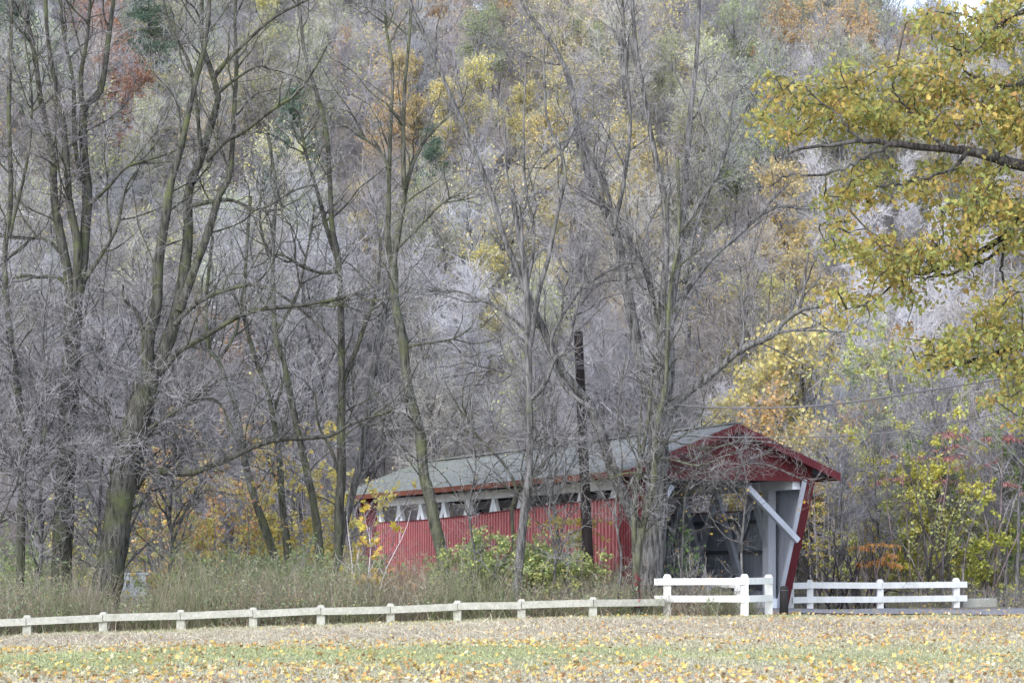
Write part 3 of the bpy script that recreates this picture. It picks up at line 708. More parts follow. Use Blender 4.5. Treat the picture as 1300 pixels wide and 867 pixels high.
# ------------------------------------------------------------------ hillside trees (prototypes and copies)
def proto(name, label, cat, h, nl, twig_mat, bark_m, leafn=0, pal=None, lsize=.2, spread=1.0, seed=1, tr=.14, twr=1.0, high=.25, kinds='bare'):
    global rng
    rng = np.random.default_rng(seed)
    o = empty(name); tag(o, label, cat)
    K = 12; n = 1 if spread < .8 else rng.integers(1, 3)
    st = np.zeros((n,3)); d = np.tile([0,0,1.], (n,1)) + rng.normal(0,.09,(n,3))*(n > 1); Ls = h*rng.uniform(.9,1,n)
    P = grow(st, d, Ls, K, .04, .03); P[:, 0, 2] -= .4
    R = tr*(1-np.linspace(0,1,K)*.85)[None]*np.ones((n,1))
    mb = MB(); mb.tubes(P, R, 7); 
    A, Ar = spawn(P, R, nl, high, .98, (30,60), h*.22*spread, h*.42*spread, .06, .018, 8, .10, .10, .55); mb.tubes(A, Ar, 5)
    mb.build('trunk', M[bark_m], o, True)
    tb = MB(); PB = np.concatenate([A, resK(P, 8)[:, 3:].repeat(1,0)[:, [0,0,0,0,1,2,3,4]]]) if False else A
    B, Br = spawn(A, Ar, nl*8, .15, 1, (25,65), 1.0, 2.8, .026, .012, 5, .15, .07); tb.tubes(B, Br, 3)
    C, Cr = spawn(B, Br, nl*34, .1, 1, (25,65), .5, 1.5, .014*twr, .009*twr, 4, .18, .05); tb.tubes(C, Cr, 3)
    D, Dr = spawn(C, Cr, nl*75, .1, 1, (25,65), .25, .8, .010*twr, .006*twr, 3, .2, .03); tb.tubes(D, Dr, 3)
    tb.build('twigs', M[twig_mat], o, True)
    if leafn:
        lb = MB(); i = rng.integers(0, len(C), leafn); 
        # leaves gather in clumps with gaps between
        ph = rng.uniform(0, 6, 3); p = C[i, rng.integers(1, 4, leafn)] + rng.normal(0, .12, (leafn,3))
        v = np.sin(p[:,0]*1.3+ph[0]) + np.sin(p[:,1]*1.3+ph[1]) + np.sin(p[:,2]*1.5+ph[2]); p = p[v > -.6]
        c = palette(pal, len(p)); leaves(lb, p, rng.uniform(.7,1.3,len(p))*lsize, c, QUAD, .3); lb.build('leaves', M['leaf'], o)
    return o
def pine(label, h, seed):
    global rng
    rng = np.random.default_rng(seed); o = empty('pine_tree'); tag(o, label, 'tree')
    P = grow(np.zeros((1,3)), np.array([[0,0,1.]]), np.array([h]), 12, .015, .05); R = (.22*(1-np.linspace(0,1,12)*.9))[None]
    mb = MB(); mb.tubes(P, R, 8); mb.build('trunk', M['bark_dark'], o, True)
    n = 150; t = rng.uniform(.18,.99,n); z = t*h; a = rng.uniform(0,2*math.pi,n); L = (1-t)**.75*h*.30*rng.uniform(.6,1.1,n)+.4
    st = np.stack([np.interp(z, P[0,:,2], P[0,:,0]), np.interp(z, P[0,:,2], P[0,:,1]), z], 1)
    A = grow(st, np.stack([np.cos(a), np.sin(a), np.full(n,.15)],1), L, 7, .08, .01)
    lb = MB(); mb = MB(); mb.tubes(A, np.linspace(.035,.01,7)[None]*np.ones((n,1)), 4); mb.build('boughs', M['bark_dark'], o, True)
    m = 16000; i = rng.choice(n, m, p=L/L.sum()); k = rng.uniform(1,6,m); k0 = k.astype(int); f = (k-k0)[:,None]
    p = A[i,k0]*(1-f)+A[i,np.minimum(k0+1,6)]*f + rng.normal(0,.22,(m,3))*np.array([1,1,.5])
    leaves(lb, p, rng.uniform(.18,.4,m), palette([(.12,.18,.13),(.16,.22,.16),(.10,.15,.12)], m), (np.array([[0,0,0],[.5,-.12,0],[1,0,0],[.5,.12,0]]), [[0,1,2,3]]), .2)
    lb.build('needles', M['leaf'], o); return o

BL = 'bare lilac-grey tree in the leafless wood covering the hillside'
PROT = []
for k in range(5):
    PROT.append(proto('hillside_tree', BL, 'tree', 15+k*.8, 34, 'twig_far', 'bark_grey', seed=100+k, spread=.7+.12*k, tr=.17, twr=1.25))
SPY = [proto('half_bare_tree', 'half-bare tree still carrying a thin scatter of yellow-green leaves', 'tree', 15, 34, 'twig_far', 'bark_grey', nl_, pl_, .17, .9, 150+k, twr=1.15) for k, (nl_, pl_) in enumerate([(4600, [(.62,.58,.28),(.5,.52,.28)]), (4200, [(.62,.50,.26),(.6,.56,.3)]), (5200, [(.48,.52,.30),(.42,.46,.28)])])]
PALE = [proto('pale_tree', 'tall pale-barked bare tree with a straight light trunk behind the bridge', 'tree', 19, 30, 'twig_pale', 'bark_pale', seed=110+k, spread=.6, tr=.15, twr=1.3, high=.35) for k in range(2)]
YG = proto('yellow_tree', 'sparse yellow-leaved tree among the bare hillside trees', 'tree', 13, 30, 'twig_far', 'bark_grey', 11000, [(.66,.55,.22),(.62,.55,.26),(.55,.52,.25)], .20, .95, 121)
OR_ = proto('orange_tree', 'sparse orange-leaved tree among the bare hillside trees', 'tree', 12, 30, 'twig_far', 'bark_grey', 8500, [(.62,.42,.20),(.66,.48,.22),(.52,.36,.20)], .20, 1., 122)
RU = proto('rust_tree', 'rust-brown leaved tree at the upper left of the hillside', 'tree', 15, 34, 'twig_far', 'bark_dark', 15000, [(.40,.23,.14),(.46,.27,.15),(.36,.21,.14)], .19, .95, 123)
GR = proto('green_tree', 'pale green still-leafy tree among the bare hillside trees', 'tree', 14, 32, 'twig_far', 'bark_grey', 10000, [(.40,.45,.26),(.46,.49,.28),(.36,.40,.25)], .20, 1.0, 124)
PI1 = pine('dark green evergreen standing among the bare hillside trees', 17, 131); PI2 = pine('dark green evergreen standing among the bare hillside trees', 14, 132)
rng = np.random.default_rng(55)
used = set()
def place(pr, X, Y, sc, label=None, group=None, tint=None, dz=0):
    z = gz(X, Y) + dz; rz = rng.uniform(0, 6.28)
    s3 = (sc*rng.uniform(.92,1.08), sc*rng.uniform(.92,1.08), sc*rng.uniform(.92,1.1))
    if pr.name not in used:
        used.add(pr.name); pr.location = (X, Y, z); pr.rotation_euler = (0,0,rz); pr.scale = s3; o = pr
        if label: o['label'] = label
        if group: o['group'] = group
    else: o = dup(pr, (X, Y, z), rz, s3, label, group)
    if tint is not None:
        for c in o.children: c.color = (*tint, 1)
    return o
def pxplace(pr, x, ytop, Y, h, **kw):
    """stand a tree of natural height h at photo column x so that its top reaches ytop"""
    X = (x-650)*Y/F; zt = at(x, ytop, Y)[2]; return place(pr, X, Y, max(.4, (zt - gz(X, Y)) / h), **kw)

# colour accents first (they are rarer): photo column, crown-top row, depth
spots = []; ACC = []
def solve(x, yc, half):   # find the hillside depth at which a crown centred on row yc stands
    for Y in np.arange(100, 306, 2.):
        X = (x-650)*Y/F; z = gz(X, Y) + half
        if EYE + (HZ-yc)*Y/F <= z: return X, Y
    return X, 305.
HG = {'y':'yellow-leaved trees on the hillside','o':'orange-leaved trees on the hillside','g':'green leafy trees on the hillside','r':'rust-leaved trees on the hillside','p':'evergreens on the hillside'}
acc = [('p',195,70,9),('p',215,130,8),('p',375,240,8),('p',360,270,7),('p',545,290,7),('p',1045,15,7),('p',12,60,9),
       ('r',130,110,9),('r',150,170,8),('r',115,30,8),
       ('y',580,190,6),('y',670,250,7),('y',700,150,6),('y',800,290,7),('y',560,330,6),('y',640,420,5),('y',330,170,6),('y',960,200,6),('y',880,100,5),('y',995,470,6),('y',1030,470,5),('y',660,170,5),('y',730,280,6),
       ('o',490,210,6),('o',560,30,7),('o',520,50,6),('o',640,50,6),('o',440,100,6),('o',985,90,7),('o',1060,60,7),('o',1120,50,6),('o',760,60,6),('o',1005,500,5),('o',1090,100,6),
       ('g',900,40,7),('g',830,20,7),('g',940,90,6),('g',600,100,6),('g',930,240,6),('g',30,40,7),('g',1175,40,6),('y',1160,150,6),('g',700,90,6),('y',350,60,6),('y',610,170,6),('y',530,160,6),('o',470,90,6),('y',820,330,6),('y',1015,330,6),('o',300,480,5),('g',560,330,6),('y',850,60,6),('o',1030,110,6),('g',640,20,6),('y',450,290,5),('y',710,440,5),('o',800,440,4),('y',1035,430,5),('g',780,90,6),('o',1150,90,6)]
pr = {'p':[PI1,PI2],'r':[RU],'y':[YG],'o':[OR_],'g':[GR]}; hh = {'p':16,'r':15,'y':13,'o':12,'g':14}
for kd, x, yc, half in acc:
    X, Y = solve(x, yc, half); q = pr[kd][len(spots) % len(pr[kd])]; spots.append((X, Y)); ACC.append((x, yc, Y, half))
    tint = {'p':(1,1.05,1.05)}.get(kd, tuple(rng.uniform(.88,1.15)*np.array([1,rng.uniform(.93,1.07),1])))
    place(q, X, Y, half*1.95/hh[kd], group=HG[kd], tint=tint)
for x, yt, Y in ((1043,395,98),(972,430,99),(1004,425,101),(913,450,104),(1046,180,125),(1130,300,112),(1180,250,118),(1110,200,130),(1080,330,105),(1215,330,108),(560,300,112),(610,330,106),(690,360,103),(1150,380,101),(1090,250,122),(1060,230,128),(1150,200,134),(1200,260,124),(1100,290,116),(1165,330,114),(1240,300,120),(1020,330,128),(1260,200,130)):
    pxplace(PALE[spots.__len__() % 2], x, yt, Y, 19, group='pale-barked trees behind the bridge', tint=(1,1,1.02)); spots.append(((x-650)*Y/F, Y))
for pr_, x, yt, Y in ((OR_,1003,452,93),(YG,1036,435,93),(YG,975,450,94),(OR_,1160,400,104),(YG,1085,440,106),(YG,930,500,100),(GR,1120,470,100)):
    pxplace(pr_, x, yt, Y, 13, tint=(1.1,1.1,1.1), group={'o':HG['o'],'y':HG['y'],'g':HG['g']}[pr_.name[0]]); spots.append(((x-650)*Y/F, Y)); ACC.append((x, yt+50, Y, 6))
cnt = 0; tries = 0
while cnt < 262 and tries < 9000:
    tries += 1
    u = rng.uniform(); Y = 97 + (318-97) * u ** 1.2; X = rng.uniform(-1, 1) * (.268*Y + 5)
    dmin = 3.9 + (Y-97)*.022
    if any((X-a)**2 + (Y-b)**2 < dmin**2 for a, b in spots): continue
    px = 650 + F*X/Y; sc_ = rng.uniform(.75,1.15); top = HZ - F*(gz(X,Y)+16*sc_-EYE)/Y
    if any(Y < c and abs(px-a) < 36+(h_-5)*7 and top < b+26 for a, b, c, h_ in ACC) and rng.uniform() < .80: continue
    if 128 < Y and X > .2*Y and rng.uniform() < .1: continue
    spots.append((X, Y)); sp = (Y > 125 and rng.uniform() < .6) or rng.uniform() < .12; q = SPY[cnt % 3] if sp else PROT[cnt % 5]; t = rng.uniform(.68, 1.28); f = sm((Y-100)/180)
    place(q, X, Y, sc_, group='half-bare trees on the hillside' if sp else 'bare trees covering the hillside', tint=tuple(t*(.98+.08*f)*np.array([(1,.98,1.0),(1.0,.985,.90),(1.02,.96,.90),(.96,.99,1.05),(.62,.61,.60)][rng.choice(5, p=[.3,.22,.14,.2,.14])]))); cnt += 1  # tint lightens with depth, painting haze onto the farther trees
print('hill trees', cnt, tries)
def far_wood():
    """the crowns beyond the counted trees, up to and over the ridge"""
    global rng
    rng = np.random.default_rng(88); T = []
    for k in range(5):
        P = grow(np.zeros((1,3)), np.array([[0,0,1.]]), np.array([14.]), 8, .05, .03); R = (.14*(1-np.linspace(0,1,8)*.9))[None]
        mb = MB(); mb.tubes(P, R, 4)
        A, Ar = spawn(P, R, 26, .25, .98, (30,60), 3, 6, .05, .018, 5, .12, .1, .5); mb.tubes(A, Ar, 3)
        B, Br = spawn(A, Ar, 200, .15, 1, (25,65), 1, 2.8, .026, .014, 4, .17, .06); mb.tubes(B, Br, 3)
        C, Cr = spawn(B, Br, 900, .1, 1, (25,65), .5, 1.6, .017, .010, 3, .2, .04); mb.tubes(C, Cr, 3)
        T.append((np.concatenate(mb.V), np.concatenate(mb.Q), C))
    mb = MB(); pts = []; tries = 0
    while len(pts) < 330 and tries < 20000:
        tries += 1; Y = 165 + 165*rng.uniform(); X = rng.uniform(-1,1)*(.275*Y+6)
        if any((X-a)**2+(Y-b)**2 < 9 for a, b in spots+pts): continue
        pts.append((X, Y))
    pal = {0:[(.62,.54,.26),(.55,.50,.28)], 1:[(.60,.44,.24),(.62,.48,.26)], 2:[(.40,.45,.28),(.46,.49,.30)]}
    for X, Y in pts:
        V, Q, C = T[rng.integers(5)]; sc = rng.uniform(.7,1.15); a = rng.uniform(0,6.28); c, s_ = math.cos(a)*sc, math.sin(a)*sc
        Rm = np.array([[c,s_,0],[-s_,c,0],[0,0,sc]]); o = np.array([X, Y, gz(X,Y)-.2]); col = np.array([.40,.39,.43])*rng.uniform(.6,1.35)
        mb.add(V@Rm+o, Q, col)
        z = math.sin(X*.07+1)+math.sin(Y*.05+X*.02)+rng.normal(0,.7)
        if rng.uniform() < .55:
            n = rng.integers(300,1500); i = rng.integers(0,len(C),n); p = C[i, rng.integers(0,3,n)]+rng.normal(0,.3,(n,3)); kd = 0 if z > .3 else (1 if z > -.5 else 2)
            leaves(mb, p@Rm+o, rng.uniform(.16,.34,n), palette(pal[kd], n), QUAD, .2)
    stuff_obj(mb, 'far_wood', M['leaf'], 'distant wood of bare and sparsely leafed crowns filling the upper hillside', 'wood')
# slender trees on the valley floor, behind the near ones and the bridge
SLIM = [proto('slender_tree', 'slender dark-stemmed bare tree on the flat ground before the hill', 'tree', 12, 20, 'twig_near', 'bark_grey', seed=140+k, spread=.55, tr=.075, twr=.75, high=.3) for k in range(3)]
for k in range(46):
    for _ in range(60):
        Y = rng.uniform(73, 98); X = rng.uniform(-1,1)*(.268*Y+2); sx, sy = X-BX, Y-BY; u = sx*pd[0]+sy*pd[1]; s = sx*ad_[0]+sy*ad_[1]
        if abs(s-16) < 3.5 or (X > .185*Y and rng.uniform() < .85) or (.095*Y < X < .17*Y) or (u < -3 and -4 < s < 36) or (abs(u) < 5.2 and -3 < s < 33) or (s < 14 and X > 7 and Y < 78): continue
        break
    t = rng.uniform(.9,1.3); place(SLIM[k % 3], X, Y, rng.uniform(.7,1.25), group='slender bare trees on the flat before the hill', tint=(t, t*.98, t*1.03))

far_wood()
# ------------------------------------------------------------------ shrubs
def shrub(name, label, X, Y, h, w, nst, nleaf, pal, lsize, seed, barkm='twig_near', tint=(1,1,1), shape=QUAD, dens=8, group=None, lrange=None, ltint=(1,1,1), curve=.10, sr=.022, lat=None):
    global rng
    rng = np.random.default_rng(seed); o = empty(name, (X, Y, gz(X, Y))); tag(o, label, 'shrub' if 'tree' not in name else 'tree', group)
    st = np.zeros((nst,3)); st[:, :2] = rng.normal(0, w*.12, (nst,2)); st[:, 2] = -.1
    a = rng.uniform(0, 2*math.pi, nst); lean = rng.uniform(.05, .75, nst)*w/h
    d = np.stack([np.cos(a)*lean, np.sin(a)*lean, np.ones(nst)], 1)
    A = grow(st, d, h*rng.uniform(.65,1.05,nst), 9, curve, .02); Ar = np.linspace(sr, sr*.3, 9)[None]*np.ones((nst,1))
    tb = MB(); tb.tubes(A, Ar, 5)
    B, Br = spawn(A, Ar, nst*dens, .2, 1, (25,65), h*.12, h*.35, .010, .004, 5, .2, .05); tb.tubes(B, Br, 3)
    C, Cr = spawn(B, Br, nst*dens*4, .1, 1, (25,70), .12, .5, .006, .003, 4, .2, .02); tb.tubes(C, Cr, 3)
    s_ = tb.build('stems', M[barkm], o, True); s_.color = (*tint, 1)
    if nleaf:
        lb = MB(); i = rng.integers(0, len(C), nleaf); p = C[i, rng.integers(1,4,nleaf)] + rng.normal(0,.05,(nleaf,3))
        ph = rng.uniform(0,6,3); v = np.sin(p[:,0]*3+ph[0]) + np.sin(p[:,1]*3+ph[1]) + np.sin(p[:,2]*3+ph[2]); p = p[v > -.8]
        if lrange: p = p[(p[:,2] > lrange[0]) & (p[:,2] < lrange[1])]
        leaves(lb, p, rng.uniform(.6,1.3,len(p))*lsize, palette(pal, len(p), .22), shape, .4); l = lb.build('leaves', M['leaf'], o); l.color = (*ltint, 1)
    return o
def pxs(x, ytop, Y): X = (x-650)*Y/F; return X, Y, at(x, ytop, Y)[2]-gz(X, Y)
LIME = [(.52,.57,.22),(.62,.64,.25),(.43,.49,.22),(.66,.62,.26)]; GRN = [(.28,.38,.17),(.36,.44,.20),(.42,.46,.22),(.24,.32,.15)]
def S_(name, label, x, ytop, Y, w, nst, nleaf, pal, ls, seed, **kw):
    X, Y, h = pxs(x, ytop, Y); return shrub(name, label, X, Y, h, w, nst, nleaf, pal, ls, seed, **kw)
S_('green_shrub', 'rounded yellow-green bush before the siding, left of the slim straight tree', 612, 668, 63, 2.8, 34, 13000, GRN+LIME[:2], .11, 201)
S_('green_shrub', 'yellow-green bush before the siding between the slim straight tree and the dark pole', 703, 664, 63, 2.8, 30, 12000, LIME+GRN[:2], .11, 202)
S_('green_shrub', 'low greyish bush at the foot of the dark pole', 768, 700, 63.5, 1.8, 16, 1500, [(.25,.28,.15),(.3,.3,.2)], .07, 203)
S_('green_shrub', 'small green bush behind the front white rails', 908, 745, 63.6, 1.2, 14, 900, GRN, .07, 204)
S_('yellow_sapling', 'sapling with large yellow maple leaves and pale stems before the siding end', 462, 640, 62.5, 1.6, 6, 150, [(.62,.48,.08),(.55,.5,.12),(.6,.42,.12)], .24, 205, shape=MAPLE, dens=3, tint=(2,1.9,2))
S_('orange_sapling', 'low sapling with salmon and yellow leaves by the leaning mossy trunk', 525, 700, 62.8, 1.8, 8, 220, [(.55,.30,.18),(.6,.42,.12),(.5,.22,.14)], .18, 206, shape=MAPLE, dens=3)
S_('orange_shrub', 'tall shrub with orange and yellow leaves between the big leaning tree and slim pair', 262, 500, 74, 5.5, 20, 5200, [(.70,.42,.22),(.78,.6,.24),(.74,.66,.30),(.62,.36,.2)], .18, 207, dens=9, sr=.03)
S_('yellow_shrub', 'yellow-leaved undergrowth shrub behind the slim pair of trees', 330, 560, 73, 4.5, 22, 9000, [(.78,.64,.22),(.75,.68,.28)], .16, 208, sr=.03)
S_('yellow_shrub', 'yellow and orange shrub behind the low limb of the big tree', 225, 590, 72, 4, 20, 8000, [(.78,.64,.22),(.72,.46,.2),(.55,.58,.26)], .15, 209, sr=.03)
S_('green_shrub', 'green leafy shrub in the weeds below the orange-leaved shrub', 290, 665, 67, 4.2, 24, 7500, GRN, .10, 210)
S_('green_shrub', 'green leafy shrub in the weeds at the far left', 55, 660, 66, 3.6, 22, 5500, GRN, .10, 211)
S_('yellow_shrub', 'small yellow-leaved shrub between the two big left trees', 112, 620, 68, 2.5, 14, 1900, [(.75,.62,.2),(.6,.6,.25)], .14, 212)
S_('green_shrub', 'ivy-green shrub hanging around the largest trunk at the bridge mouth', 853, 660, 63.4, .9, 8, 420, [(.16,.26,.10),(.2,.32,.1)], .11, 213, shape=MAPLE)
S_('bare_shrub', 'leafless grey shrub behind the white fence at the foot of the largest trunk', 872, 700, 62.6, 1.8, 20, 60, [(.5,.3,.1)], .1, 214, tint=(1.2,1.15,1.1))
# right-hand side
S_('dark_shrub', 'low spreading black-stemmed shrub behind the long white fence next to the portal', 1085, 655, 77, 6.5, 22, 60, [(.4,.4,.12)], .1, 215, tint=(.22,.2,.22), dens=7, curve=.16, sr=.05)
S_('dark_tree', 'small crooked dark-stemmed tree before the yellow-green leaves on the right', 1180, 560, 78, 5.5, 6, 700, LIME, .14, 216, tint=(.3,.28,.28), dens=16, curve=.16, sr=.07)
rt = [(1150,430,86,6,3400,LIME,'tallest yellow-green leafy tree behind the right end of the white fence'),
      (1235,400,88,7,4200,LIME,'wide yellow-green leafy tree below the oak branches at the right'),
      (1290,480,82,5.5,2600,GRN,'green leafy thicket tree at the right picture edge'),
      (1190,520,83,5,3200,[(.68,.64,.16),(.62,.60,.2)],'bright yellow leafy shrub tree behind the end post of the long fence'),
      (1240,600,80,4.5,1700,[(.5,.5,.12),(.35,.4,.12)],'low yellow-green shrub tree behind the concrete block'),
      (1070,480,90,5,700,[(.5,.5,.15),(.55,.42,.12)],'thin yellow-dotted tree just right of the portal eave'),
      (1110,590,85,4,500,[(.4,.42,.14),(.5,.46,.12)],'scrubby half-bare small tree behind the middle of the long fence')]
for k, (x, yt, Y, w, nl, pal, lb) in enumerate(rt):
    S_('leafy_tree', lb, x, yt, Y, w, 16, int(nl*5.2), pal, .145, 230+k, sr=.05, dens=10, tint=(.9,.85,.85))
S_('green_shrub', 'pale green leafy shrub in the weeds just left of the red siding', 385, 680, 66, 3.4, 20, 5000, GRN, .10, 240)
S_('green_shrub', 'pale green shrub at the foot of the leaning mossy trunk', 575, 700, 66.5, 2.6, 18, 4200, GRN, .10, 251)
S_('green_shrub', 'yellow-green shrub just right of the pale cabinet', 248, 684, 66, 3.0, 20, 5200, GRN+LIME[:1], .10, 252)
S_('green_shrub', 'broad green shrub below the slim pair of trees', 345, 688, 65.5, 3.6, 22, 6000, GRN, .10, 253)
S_('green_shrub', 'green shrub at the far left picture edge beyond the fence', -5, 670, 66, 3.2, 20, 4800, GRN+LIME[:1], .10, 254)
S_('green_shrub', 'loose green shrub in front of the dim far end of the siding', 455, 690, 64, 2.8, 18, 3200, GRN, .10, 241)
S_('yellow_shrub', 'yellow-leaved shrub between the thin mossy tree and the dark upright tree', 395, 610, 76, 4, 16, 6500, [(.78,.66,.24),(.75,.68,.3)], .17, 242, sr=.03)
S_('bare_shrub', 'tall grey leafless thicket shrub hiding the far end of the bridge roof', 428, 560, 82, 4.5, 30, 500, [(.5,.46,.2)], .13, 243, tint=(.95,.93,.98), sr=.03, dens=12)
def fronds(name, label, x, y, Y, n, pal, seed, spread=.5):
    """sumac: arching stems carrying rows of narrow leaflets"""
    global rng
    rng = np.random.default_rng(seed); X = (x-650)*Y/F; g = gz(X, Y); h = at(x, y, Y)[2]-g
    o = empty(name, (X, Y, g)); tag(o, label, 'shrub')
    st = np.zeros((4,3)); st[:, 0] = rng.normal(0,.15,4); A = grow(st, np.array([[.1,0,1],[-.15,.1,1],[.2,-.1,1],[0,.1,1.]]), np.full(4,h*.97), 9, .07, .03)
    tb = MB(); tb.tubes(A, np.linspace(.035,.015,9)[None]*np.ones((4,1)), 5)
    i = rng.integers(0,4,n); k = rng.integers(6,9,n); a = rng.uniform(0,6.28,n)
    B = grow(A[i,k], np.stack([np.cos(a)*2, np.sin(a), np.full(n,.35)],1), rng.uniform(.5,1.0,n)*spread*2, 9, .05, -.09)
    tb.tubes(B, np.full((n,9),.006), 3); tb.build('stems', M['twig_near'], o, True).color = (.7,.55,.55,1)
    p = B[:, 1:].reshape(-1,3); p = np.repeat(p, 3, 0) + rng.normal(0,.02,(len(p)*3,3)); lb = MB()
    leaves(lb, p, rng.uniform(.14,.24,len(p)), palette(pal, len(p)), (np.array([[0,0,0],[.4,-.14,0],[1,0,0],[.4,.14,0]]), [[0,1,2,3]]), 1.4); lb.build('leaves', M['leaf'], o)
RED = [(.46,.22,.22),(.5,.28,.25),(.38,.16,.17)]
fronds('red_sumac', 'sumac with dusky red fronds left of the other red sumacs above the long fence', 1162, 535, 80, 14, RED, 301, .42)
fronds('red_sumac', 'sumac with spreading dusky red fronds under the oak at the far right', 1262, 548, 79, 22, RED, 302, .6)
fronds('red_sumac', 'small red sumac between the other two red sumacs, set lower', 1195, 570, 82, 8, RED, 303, .35)
fronds('orange_sumac', 'sumac with orange fronds above the middle of the long white fence', 1112, 686, 75.5, 18, [(.6,.3,.08),(.62,.38,.14),(.5,.24,.1)], 304, .42)
fronds('yellow_sumac', 'sumac with yellow-green fronds against the siding, left of the dark pole', 722, 655, 64.5, 22, [(.5,.46,.1),(.4,.42,.12),(.55,.42,.08)], 305, .55)
def redvine():
    global rng
    rng = np.random.default_rng(9); p0 = at(811,768,60.6); p1 = at(809,728,60.6); n = 60; mb = MB(); t = rng.uniform(0,1,(n,1))
    p = p0 + t*(p1-p0) + rng.normal(0,.045,(n,3)); leaves(mb, p, .065, palette([(.30,.04,.05),(.2,.03,.04)], n), MAPLE, .5)
    tag(mb.build('red_vine', M['leaf']), 'bright red creeper leaves climbing the foot of the greenish twin-stemmed tree', 'vine')
redvine()

# ------------------------------------------------------------------ the oak reaching in from the right
def oak():
    global rng
    rng = np.random.default_rng(77); Y = 41.0
    limbs = [([(1470,860),(1468,700),(1462,520),(1455,360),(1440,240),(1425,100),(1415,-60),(1410,-250)], 60, 22, 0),
      ([(1445,265),(1380,232),(1300,208),(1231,192),(1196,187),(1134,182),(1092,177),(1040,183),(1002,194)], 20, 3, -1.5),
      ([(1130,183),(1100,197),(1075,208),(1037,221),(1002,218),(975,235)], 6, 2, -.3, -1.0),
      ([(1227,194),(1215,208),(1196,218),(1151,230),(1113,232)], 6, 2, -.4, -.8),
      ([(1455,330),(1400,270),(1340,262),(1297,278),(1276,298),(1255,314),(1213,330),(1168,350),(1137,361),(1100,395)], 18, 2, 1.2),
      ([(1276,312),(1250,330),(1200,348),(1160,352)], 6, 2, .2, .8),
      ([(1278,298),(1274,320),(1272,343),(1281,371),(1284,395)], 5, 2, 0, .7),
      ([(1455,400),(1400,400),(1340,420),(1293,440),(1262,451),(1220,462),(1180,470)], 14, 3, .5),
      ([(1425,110),(1370,90),(1330,100),(1300,106),(1262,111),(1227,92),(1220,69)], 12, 2, -.5),
      ([(1430,170),(1360,150),(1300,166),(1265,173),(1213,156),(1180,150)], 10, 2, 1),
      ([(1420,30),(1350,0),(1283,22),(1258,38),(1234,66),(1200,60)], 10, 2, -.8),
      ([(1455,450),(1400,500),(1340,520),(1290,530)], 9, 2, -.8),
      ([(1458,330),(1520,260),(1600,230),(1690,240)], 15, 2, 1), ([(1440,200),(1510,130),(1590,90),(1660,20)], 13, 2, -1), ([(1462,480),(1530,440),(1620,430)], 11, 2, .5),
      ([(1197,187),(1170,160),(1140,120),(1125,80)], 5, 1.5, .3, -.9), ([(1092,177),(1070,150),(1040,120),(1010,100)], 4, 1.5, .3, -1.2)]
    base = at(1470, 860, Y); g = gz(base[0], base[1]); org = np.array([base[0], base[1], g])
    o = empty('oak_tree', tuple(org)); tag(o, 'yellow-green leaved oak whose limbs reach in from the right edge', 'tree')
    mb = MB(); sk = []; K = 26
    for j, L in enumerate(limbs):
        pts, w0, w1, dr = L[:4]; of = L[4] if len(L) > 4 else 0
        P = np.array([at(x, y, Y+of+dr*i/(len(pts)-1)) for i, (x, y) in enumerate(pts)])
        if j == 0: P = np.vstack([[P[0][0], P[0][1], g-.3], P])
        Q = catmull(P, K); Q[1:] += np.cumsum(rng.normal(0,.012,(K-1,3)),0)*.7; t = np.linspace(0,1,K)
        Q[2:-1] += rng.normal(0,.022,(K-3,3)); r = (w0+(w1-w0)*t**.75)*Y/F/2*(1+rng.normal(0,.08,K)); mb.tubes((Q-org)[None], r[None], 12, cap=True)
        if j: sk.append(Q[3:])
    mb.build('trunk', M['bark_oak'], o, True)
    sk = np.concatenate(sk)
    E = [(1015,140,55,32,34),(990,115,28,18,7),(1000,165,32,14,9),(1060,110,45,28,22),(1085,150,60,26,32),(1130,110,55,35,34),(1160,155,50,28,28),(1200,110,60,48,48),(1250,140,55,45,46),(1225,35,60,30,34),(1185,20,25,16,8),(1280,40,40,45,26),(1285,120,35,50,26),(1290,175,25,30,12),
      (1110,218,36,22,14),(1090,243,42,18,13),(1068,262,36,12,9),(1050,282,22,7,4),(1185,222,40,18,12),(1165,240,30,18,8),(1240,225,50,22,18),(1270,250,45,26,26),(1245,275,55,22,26),(1215,290,35,14,10),(1285,285,30,30,14),
      (1070,305,26,22,11),(1100,320,40,22,16),(1140,330,48,22,22),(1125,352,40,16,12),(1180,325,45,22,20),(1215,315,35,18,14),(1155,370,36,14,9),(1110,385,30,12,6),(1060,372,22,10,5),(1065,405,22,14,5),(1085,418,18,8,2),
      (1262,395,35,16,10),(1280,410,30,30,14),(1240,425,40,20,16),(1200,440,40,15,11),(1185,462,28,14,7),(1230,458,45,18,17),(1275,455,35,22,16),(1150,425,22,14,4),(1135,455,10,8,1),(1230,350,30,18,5),(1285,345,18,40,5),(1285,520,26,26,12),(1288,480,20,20,8),(1265,505,14,8,2),
      (1340,100,50,120,60),(1345,300,50,120,50),(1340,450,50,60,22),(1530,110,80,70,40),(1620,60,70,70,36),(1560,240,80,50,34),(1660,240,60,50,26),(1570,430,60,40,22),(1420,-60,120,50,40),(1430,90,60,60,26)]
    cs = []
    for cx, cy, rx, ry, n in E:
        for _ in range(int(n*.88)):
            a = rng.uniform(0,6.28); q = rng.uniform()**.55
            cs.append(at(cx+rx*q*math.cos(a), cy+ry*q*math.sin(a), Y+rng.normal(0,.75)))
    cs = np.array(cs); d0 = np.array([np.min(((sk-c)**2).sum(1)) for c in cs]); cs = cs[np.argsort(d0)]
    tw = []; rr = []
